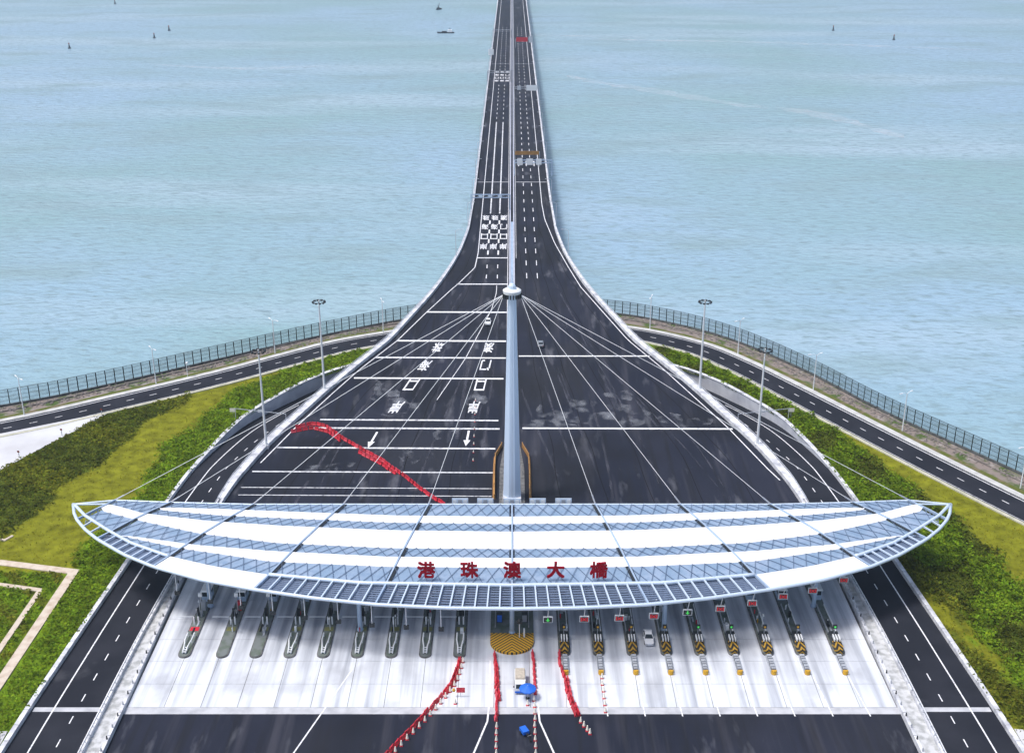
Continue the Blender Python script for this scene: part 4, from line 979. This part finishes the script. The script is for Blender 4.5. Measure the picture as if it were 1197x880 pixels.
# ------------------------------------------------------------------ lighting masts
def high_mast(x, y, label):
    z = zd(y); t = thing('high_mast_light', (x, y, z), label, 'light mast', 'high masts beside the plaza')
    obj('pole', MB().lathe([(.34, 0), (.30, 8), (.24, 18), (.17, 26.6)], n=10), white_metal, t); obj('base', MB().box((0, 0, .5), (1.2, 1.2, 1.0)), parapet_m, t)
    r_ = obj('lamp_ring', MB().pipe([(1.45 * math.cos(a), 1.45 * math.sin(a), 26.2) for a in np.linspace(0, 2 * math.pi, 17)], .08, 6), dark_metal, t)
    for k in range(4): sub('spoke', MB().tube((0, 0, 26.4), (1.45 * math.cos(k * math.pi / 2), 1.45 * math.sin(k * math.pi / 2), 26.2), .06, n=5), dark_metal, r_)
    for k in range(10):
        a = 2 * math.pi * k / 10; obj('floodlight', MB().box((1.65 * math.cos(a), 1.65 * math.sin(a), 26.15), (.42, .55, .32), a), dark_metal, t)
high_mast(-51.9, 305.2, 'high mast with a ring of floodlights on the left parapet, farther of two')
high_mast(-61.9, 272.6, 'high mast with a ring of floodlights on the left parapet, nearer of two')
high_mast(51.9, 305.2, 'high mast with a ring of floodlights on the right parapet, farther of two')
high_mast(61.9, 273.2, 'high mast with a ring of floodlights on the right parapet, nearer of two')
lamps = [(-131, 293.6), (-101.6, 315.4), (-72, 339.3), (-40.9, 357.5), (44.2, 361.0), (68.6, 339.0), (84.9, 310.8), (101.8, 283.6), (120, 251.5)]
for i, (x, y) in enumerate(lamps):
    j = min(range(len(CENTRE)), key=lambda k: (CENTRE[k] - Vector((x, y))).length); d = (CENTRE[j] - Vector((x, y))).normalized()
    side = 'left' if x < 0 else 'right'; kk = i + 1 if x < 0 else i - 3
    t = thing('street_lamp', (x, y, .24), f'slim pale street lamp on the {side} sea road, {ORD[kk]} from the {"left frame edge" if x < 0 else "bridge"}', 'street lamp', 'street lamps along the sea road')
    obj('pole', MB().lathe([(.16, 0), (.13, 6), (.09, 10.6)], n=8), white_metal, t)
    obj('arm', MB().pipe([(0, 0, 10.3), (d.x * .9, d.y * .9, 10.9), (d.x * 2.0, d.y * 2.0, 11.0)], .06, 5), white_metal, t); obj('lamp_head', MB().beam((d.x * 1.8, d.y * 1.8, 11.0), (d.x * 2.9, d.y * 2.9, 11.05), .3, .14), white_metal, t)
    obj('arm', MB().pipe([(0, 0, 10.3), (-d.x * .6, -d.y * .6, 10.8), (-d.x * 1.2, -d.y * 1.2, 10.9)], .06, 5), white_metal, t); obj('lamp_head', MB().beam((-d.x * 1.1, -d.y * 1.1, 10.9), (-d.x * 1.9, -d.y * 1.9, 10.95), .3, .14), white_metal, t)
kpost = thing('cctv_post', (-94, 321, .2), 'short white camera post on the left sea road verge', 'post')
obj('pole', MB().tube((0, 0, 0), (0, 0, 4.2), .1), white_metal, kpost); obj('camera', MB().box((.2, -.2, 4.2), (.5, .9, .4)), white_metal, kpost)
k = 0
for y in np.arange(420, 1180, 40):
    k += 1
    for sx, side in ((-1, 'left'), (1, 'right')):
        t = thing('bridge_lamp', (sx * (HW(y) + .55), y, zd(y) + .9), f'{nth(k)} slender lamp column along the {side} parapet of the sea bridge, counted outward', 'street lamp', f'lamp columns on the {side} bridge parapet')
        obj('pole', MB().lathe([(.13, 0), (.08, 9.5)], n=6), galv, t); obj('arm', MB().pipe([(0, 0, 9.4), (-sx * .8, 0, 9.9), (-sx * 2.2, 0, 10)], .06, 5), galv, t); obj('lamp_head', MB().box((-sx * 2.4, 0, 10), (.9, .3, .14)), galv, t)

# ------------------------------------------------------------------ bridge gantries and signs
def gantry(y, x0, x1, z, label, m_, boards, truss=.9, post_x=None):
    t = thing('sign_gantry', ((x0 + x1) / 2, y, zd(y)), label, 'sign gantry', world=True)
    for x in (x0, x1): obj('post', MB().tube((x, y, zd(y)), (x, y, z + truss), .22), m_, t)
    f = MB(); N = 8
    for dy in (-.45, .45):
        for dz in (0, truss): f.beam((x0, y + dy, z + dz), (x1, y + dy, z + dz), .18, .18)
    for i in range(N):
        a, b = x0 + (x1 - x0) * i / N, x0 + (x1 - x0) * (i + 1) / N
        f.beam((a, y - .45, z), (b, y - .45, z + truss), .12, .12); f.beam((a, y - .45, z + truss), (b, y + .45, z + truss), .12, .12); f.beam((b, y - .45, z), (b, y + .45, z), .12, .12)
    obj('truss', f, m_, t)
    for xc, wd, h, bm in boards: 
        o = obj('sign_panel', MB().box((xc, y - .7, z + truss * .5), (wd, .12, h)), bm, t)
    return t
gantry(487, -17.0, -.9, 12.0, 'pale blue truss gantry over the left carriageway of the sea bridge', steel_blue, [(-13, 1.6, 1.0, steel_light), (-9, 1.6, 1.0, steel_light), (-5, 1.6, 1.0, steel_light)], 1.3)
gantry(553, 1.2, 18.6, 12.2, 'gantry with three white boards over the right carriageway', steel_blue, [(3.6, 2.5, 3.2, white_metal), (8.2, 3.0, 3.0, white_metal), (12.4, 2.6, 2.8, white_metal)], 1.3)
gantry(573, 1.3, 13.2, 12.4, 'gantry carrying a long orange board over the right carriageway', grey_metal, [(7.2, 11.6, 1.8, orange_m)], .8)
gantry(835, -16.6, -.9, 13, 'far thin gantry over the left carriageway, nearer one', grey_metal, [], 1.2)
gantry(1085, -16.6, -.9, 13, 'far thin gantry over the left carriageway, farther one', grey_metal, [], 1.4)
gantry(770, 1.2, 17, 12.5, 'far gantry with a white board over the right carriageway', grey_metal, [(12.5, 7, 3.4, white_metal), (4.5, 2.5, 2.6, galv)], 1.0)
gantry(1025, 3, 16.8, 12.5, 'far gantry with a red board over the right carriageway', grey_metal, [(8.2, 9.5, 3.6, red_plastic), (15.4, 3, 5, galv)], 1.0)
sp = thing('roadside_panel', (-16.4, 960, 6), 'white sign panel standing on the left bridge parapet far out', 'sign')
obj('board', MB().box((0, 0, 5), (4.2, .2, 4.4)), white_metal, sp); obj('post', MB().box((0, .2, 1.8), (.3, .2, 3.6)), grey_metal, sp)
for sx, side in ((-1, 'left'), (1, 'right')):
    hg = thing('height_gantry', (sx * 66, 288.5, 0), f'thin height limit bar across the {side} side road before the underpass', 'height bar', world=True)
    a, b = (sx * 73.5, 290.5), (sx * 59.4, 287)
    for p in (a, b): obj('post', MB().tube((p[0], p[1], 0), (p[0], p[1], 3.6), .08), galv, hg)
    obj('bar', MB().beam((*a, 3.5), (*b, 3.5), .12, .14), galv, hg); obj('sign', MB().box((sx * 66.5, 288.8, 3.5), (1.2, .1, .7)), white_metal, hg)
    sg = thing('guide_sign', (sx * 74.6, 292.5, 0), f'small pale guide sign at the {side} end of the height limit bar', 'sign')
    obj('post', MB().box((0, 0, 1), (.12, .12, 2.0)), grey_metal, sg); obj('board', MB().box((0, -.08, 2.2), (1.6, .08, 1.0)), cone_white, sg)

# ------------------------------------------------------------------ sea fence
pan = MB()
for j in range(9): pan.box(((j - 4) / 9.0, 0, 2.3), (.026, .05, 4.2))
for z in (.3, 1.4, 2.5, 3.6, 4.35): pan.box((0, 0, z), (1.0, .05, .07))
PAN = pan.mesh('mesh_panel'); PAN.materials.append(fence_m)
POST = MB().box((0, 0, 2.3), (.17, .17, 4.6)).mesh('fence_post'); POST.materials.append(fence_m)
FN = resample(FENCE, step=2.6)
for side, sel, lab in (('left', [p for p in FN if p.x < -27 and p.x > -150], 'tall dark wire fence along the sea wall left of the bridge'), ('right', [p for p in FN if p.x > 27 and p.y > 235], 'tall dark wire fence along the sea wall right of the bridge')):
    fe = thing('sea_fence', (sel[len(sel) // 2].x, sel[len(sel) // 2].y, 0), lab, 'fence', world=True); base_ = Vector(fe.location)
    for a, b in zip(sel, sel[1:]):
        d = b - a
        o = bpy.data.objects.new('fence_post', POST); COL.objects.link(o); o.parent = fe; o.location = Vector((a.x, a.y, .1)) - base_; o.rotation_euler = (0, 0, math.atan2(d.y, d.x))
        o = bpy.data.objects.new('mesh_panel', PAN); COL.objects.link(o); o.parent = fe; c = (a + b) / 2; o.location = Vector((c.x, c.y, .1)) - base_; o.rotation_euler = (0, 0, math.atan2(d.y, d.x)); o.scale = (d.length, 1, 1.08)
    lw = MB(); lw.slab([(p.x, p.y, .5) for p in offset(sel, .3)], [(p.x, p.y, .5) for p in offset(sel, -.3)], .8); obj('footing', lw, mat('fence_footing_' + side, (.10, .11, .11), .9, col2=(.05, .05, .05), scale=.8), fe)
# riprap and rubble beside the fence
def rocks(name, n_, dmin, dmax, smin, smax, zoff=0.0, slope=0):
    m_ = MB(); P = FENCE
    for _ in range(n_):
        k = random.randrange(len(P) - 1); p = P[k].lerp(P[k + 1], random.random())
        if abs(p.x) > 145 or p.y < 225 : continue
        t_ = (P[k + 1] - P[k]).normalized(); d = random.uniform(dmin, dmax); s_ = random.uniform(smin, smax)
        c = (p.x - t_.y * d, p.y + t_.x * d, zoff - max(0, d) * slope + s_ * .15)
        if abs(c[0]) < 22: continue
        vs = []
        for a, b, e in ((1, 0, 0), (-1, 0, 0), (0, 1, 0), (0, -1, 0), (0, 0, 1), (0, 0, -1)):
            r_ = s_ * random.uniform(.35, .7); vs.append((c[0] + a * r_ + random.uniform(-.1, .1), c[1] + b * r_, c[2] + e * r_ * .7))
        m_.add(vs, [(0, 2, 4), (2, 1, 4), (1, 3, 4), (3, 0, 4), (2, 0, 5), (1, 2, 5), (3, 1, 5), (0, 3, 5)])
    o = obj(name, m_, rock_m); tag(o, 'grey brown rubble strewn along the inside of the sea fence' if dmin < 0 else 'rough stone riprap sloping into the sea outside the fence', 'rubble' if dmin < 0 else 'riprap', kind='stuff')
rocks('rubble', 5200, -4.6, -.5, .3, .9); rocks('riprap', 3500, .6, 9.5, .8, 1.9, -.1, .64)

# ------------------------------------------------------------------ paths, yard, verge plants
def path(P, wd, name='path'):
    P = [Vector(p) for p in P]; A = []; B = []
    for i, p in enumerate(P):
        d0 = (P[i] - P[i - 1]).normalized() if i else (P[1] - P[0]).normalized(); d1 = (P[i + 1] - P[i]).normalized() if i < len(P) - 1 else d0
        n0 = Vector((-d0.y, d0.x)); n1 = Vector((-d1.y, d1.x)); m_ = (n0 + n1).normalized(); k = wd / 2 / max(.3, m_.dot(n0)); A.append(p + m_ * k); B.append(p - m_ * k)
    return struct(name, MB().slab([(p.x, p.y, .16) for p in A], [(p.x, p.y, .16) for p in B], .3), path_m)
path([(-135, 224.5), (-107.9, 218.3), (-91.0, 214.6), (-91.6, 177), (-92.5, 140)], 1.9); path([(-135, 216.5), (-104.5, 209.7), (-95.4, 207.6), (-95.6, 187), (-96.5, 150)], 1.1)
path([(-125, 231), (-110.4, 227.6), (-109.4, 229.5)], .6)
struct('concrete_yard', MB().prism([(-108.6, 296.2), (-112.5, 287), (-118, 276), (-125, 260.5), (-140, 230), (-190, 225), (-215, 240), (-160, 268.5), (-134, 281.5)], -.2, .1), yard_m)
struct('concrete_pad', MB().prism([(-85.0, 164.0), (-84.6, 140), (-110, 140), (-110, 163)], -.2, .1), yard_m)
struct('concrete_pad', MB().prism([(84.9, 164.6), (84.6, 140), (110, 140), (110, 161)], -.2, .1), yard_m)
for i, (x, y) in enumerate(((-110.2, 293.8), (-116.5, 281.0), (-122.6, 268.0))):
    t = thing('marker_post', (x, y, .1), f'short rusty marker post on the pale yard edge, {ORD[i + 1]} from the sea road', 'marker post', 'marker posts by the yard')
    obj('post', MB().box((0, 0, .8), (.14, .14, 1.6)), grey_metal, t); obj('plate', MB().box((0, -.06, 1.7), (.55, .06, .5)), rust, t)

# leafy ground cover and rough grass: many small leaf-sized faces
def cover(name, P, count, label, xlim, ylim):
    N = len(P) - 1; M_ = len(P[0]) - 1; V = np.zeros((count * 4, 3), np.float32); C_ = np.zeros((count * 4, 4), np.float32); k = 0; tries = 0
    pads = [(-91.3, 177, 214.6)]
    while k < count and tries < count * 30:
        tries += 1
        i = random.randrange(N); j = random.randrange(M_); a, b = random.random(), random.random()
        q = P[i][j].lerp(P[i + 1][j], a).lerp(P[i][j + 1].lerp(P[i + 1][j + 1], a), b); x, y = q.x, q.y
        ar = abs((P[i + 1][j] - P[i][j]).cross(P[i][j + 1] - P[i][j])) if hasattr(P[i][j], 'cross') else 1
        if not (xlim[0] < x < xlim[1] and ylim[0] < y < ylim[1]) or random.random() > ar / 3.0: continue
        if x < 0:
            if abs(x + 91.3) < 1.5 and y < 216: continue
            if abs(y - (214.6 - (x + 91) * .22)) < 1.5 and x < -90: continue
            if x < -108 and x < -108.6 - (296 - y) * .46: continue
            if abs(x + 95.6) < .9 and y < 208.5 or (x < -95 and abs(y - (207.6 - (x + 95.4) * .23)) < .9): continue
        if min((CENTRE[m] - q).length for m in range(0, len(CENTRE), 3)) < 6.6: continue
        if abs(x) < 85.2 and y < 164.8: continue
        c = plant_rgb(x, y); kind = c[0] > .13
        if kind and random.random() < .85: continue
        clump = .5 + .5 * math.sin(x * 1.1 + 2 * math.sin(y * .7)) * math.sin(y * .9 + 1.7 * math.sin(x * .6))
        h = (.12 if kind else (.12 + .35 * clump if c[1] < .1 else .2 + 1.15 * clump)) * random.uniform(.3, 1); s_ = (.22 if kind else .42) * random.uniform(.5, 1.3)
        t = random.uniform(0, math.pi); u = Vector((math.cos(t), math.sin(t), random.uniform(-.5, .5))) * s_; w_ = Vector((-math.sin(t) * .7, math.cos(t) * .7, random.uniform(-.2, 1.0))) * s_ * .8
        sp_ = math.sin(x * .83 + 2.1 * math.sin(y * .51)) * math.sin(y * .77 + 1.9 * math.sin(x * .43)); o = Vector((x, y, h)); f = random.uniform(.6, 1.35) * (1 + .35 * sp_ * (0 if kind else 1)); g_ = random.uniform(.85, 1.25)
        for e, (p, r_) in enumerate(((-1, -1), (1, -1), (1, 1), (-1, 1))): V[k * 4 + e] = o + u * p * .5 + w_ * r_ * .5
        C_[k * 4:k * 4 + 4] = (c[0] * f * g_, c[1] * f, c[2] * f, 1); k += 1
    V = V[:k * 4]; C_ = C_[:k * 4]
    me = bpy.data.meshes.new(name); me.vertices.add(k * 4); me.loops.add(k * 4); me.polygons.add(k)
    me.vertices.foreach_set('co', V.ravel()); me.loops.foreach_set('vertex_index', np.arange(k * 4, dtype=np.int32)); me.polygons.foreach_set('loop_start', np.arange(0, k * 4, 4, dtype=np.int32))
    me.update(calc_edges=True); me.color_attributes.new('plant', 'FLOAT_COLOR', 'POINT').data.foreach_set('color', C_.ravel())
    o = obj(name, me, grass_m); tag(o, label, 'ground cover', kind='stuff')
cover('ground_cover', PL, 60000, 'leafy ground cover and grass on the slope left of the toll plaza', (-140, -44), (140, 345))
cover('ground_cover', PR, 50000, 'leafy ground cover and grass on the slope right of the toll plaza', (44, 125), (140, 350))

# ------------------------------------------------------------------ boats and buoys
def boat(x, y, L, rz, label, crane=False):
    t = thing('boat', (x, y, WATER_Z), label, 'boat', rz=rz); h = MB()
    sec = [(-.5, .16, 1.0), (-.3, .2, .9), (.1, .2, .9), (.35, .14, 1.1), (.5, .01, 1.5)]
    for u, b, z in sec: h.v += [(u * L, -b * L * .8, z * L * .06), (u * L, b * L * .8, z * L * .06), (u * L * .97, b * L * .45, -.5), (u * L * .97, -b * L * .45, -.5)]
    for i in range(len(sec) - 1): h.f += [(i * 4 + k_, i * 4 + (k_ + 1) % 4, i * 4 + 4 + (k_ + 1) % 4, i * 4 + 4 + k_) for k_ in range(4)]
    h.f += [(3, 2, 1, 0), (16, 17, 18, 19)]; obj('hull', h, hull, t)
    obj('deckhouse', MB().box((-L * .25, 0, L * .12), (L * .25, L * .22, L * .14), taper=.92), white_metal if not crane else hull, t); obj('cargo', MB().box((L * .08, 0, L * .08), (L * .3, L * .24, L * .06), taper=.9), dark_metal, t)
    obj('mast', MB().tube((-L * .25, 0, L * .18), (-L * .25, 0, L * (.42 if crane else .3)), .25), dark_metal, t)
    if crane: obj('derrick', MB().tube((-L * .2, 0, L * .1), (L * .05, 0, L * .55), .3), dark_metal, t)
boat(-66, 1232, 17, math.pi + .1, 'dark barge under way on the sea left of the bridge'); boat(-86, 1475, 13, 1.2, 'dark work boat with a tall derrick far out beside the bridge', True)
for i, (x, y, lab) in enumerate(((-399, 1111, 'dark channel buoy on the far left of the sea, nearest one'), (-344, 1189, 'dark channel buoy on the left sea, nearer of a pair'), (-347, 1254, 'dark channel buoy on the left sea, farther of a pair'),
                                 (325, 1254, 'dark channel buoy on the right sea, farther left one'), (363, 1175, 'dark channel buoy on the right sea, nearer right one'), (-491, 1545, 'dark channel buoy near the top left of the sea'))):
    t = thing('channel_buoy', (x, y, WATER_Z), lab, 'buoy', 'channel buoys on the sea'); obj('float', MB().lathe([(1.3, -.4), (1.5, .3), (1.2, .9), (.5, 1.2)], n=12), hull, t)
    obj('tower', MB().lathe([(.8, 1.0), (.35, 3.6)], n=6), dark_metal, t); obj('top_mark', MB().lathe([(.1, 3.6), (.6, 4.0), (.6, 4.6), (.05, 5.2)], n=8), rust, t)

wk = bpy.data.materials.new('wake_foam'); wk.use_nodes = True; n_ = wk.node_tree; b_ = n_.nodes['Principled BSDF']
b_.inputs['Base Color'].default_value = (.62, .70, .75, 1); b_.inputs['Roughness'].default_value = .5
gg = n_.nodes.new('ShaderNodeNewGeometry'); nn = n_.nodes.new('ShaderNodeTexNoise'); nn.inputs['Scale'].default_value = .06; nn.inputs['Detail'].default_value = 7
rr = n_.nodes.new('ShaderNodeMapRange'); rr.inputs[1].default_value = .25; rr.inputs[2].default_value = .85; rr.inputs[4].default_value = .55
n_.links.new(gg.outputs['Position'], nn.inputs['Vector']); n_.links.new(nn.outputs[0], rr.inputs[0]); n_.links.new(rr.outputs[0], b_.inputs['Alpha'])
for P, wd in (([(38, 955), (62, 915), (96, 880), (145, 822), (196, 780), (230, 700)], 16), ([(-55, 1231), (-12, 1224), (44, 1210), (130, 1195)], 5), ([(60, 1185), (260, 1150), (420, 1100)], 14), ([(-300, 1010), (-220, 985), (-150, 1000)], 12)):
    Q = resample(cat_rom(P), step=8); nq = len(Q); A = []; B = []
    for i, p in enumerate(Q):
        h = wd / 2 * math.sin(math.pi * (i + .3) / (nq - .4)) ** .5; t_ = (Q[min(i + 1, nq - 1)] - Q[max(i - 1, 0)]).normalized(); nv = Vector((-t_.y, t_.x)) * (h + random.uniform(-.2, .2) * wd)
        A.append((p.x + nv.x, p.y + nv.y, WATER_Z + .03)); B.append((p.x - nv.x, p.y - nv.y, WATER_Z + .03))
    struct('water_wake', MB().strip(A, B), wk, flat=True)

# ------------------------------------------------------------------ air
hz = MB().box((0, 14000, 65), (59000, 59000, 160 - 14)); hz = MB().add([(x, y, z) for z in (-6.2, 136) for x, y in ((-29500, -29500), (29500, -29500), (29500, 29500), (-29500, 29500))], [(3, 2, 1, 0), (4, 5, 6, 7), (0, 1, 5, 4), (1, 2, 6, 5), (2, 3, 7, 6), (3, 0, 4, 7)])
hm = bpy.data.materials.new('haze_air'); hm.use_nodes = True; hn = hm.node_tree; hn.nodes.remove(hn.nodes['Principled BSDF'])
pv = hn.nodes.new('ShaderNodeVolumePrincipled'); pv.inputs['Density'].default_value = .00010; pv.inputs['Color'].default_value = (.70, .87, 1, 1); pv.inputs['Anisotropy'].default_value = .1
hn.links.new(pv.outputs[0], hn.nodes['Material Output'].inputs['Volume'])
HAZE = True
if HAZE:
    o = obj('haze', hz, hm); tag(o, 'thin pale sea haze over the whole place', 'haze', kind='stuff')
for o in WORLD_ROOTS:
    del o['_w']; del o['_b']
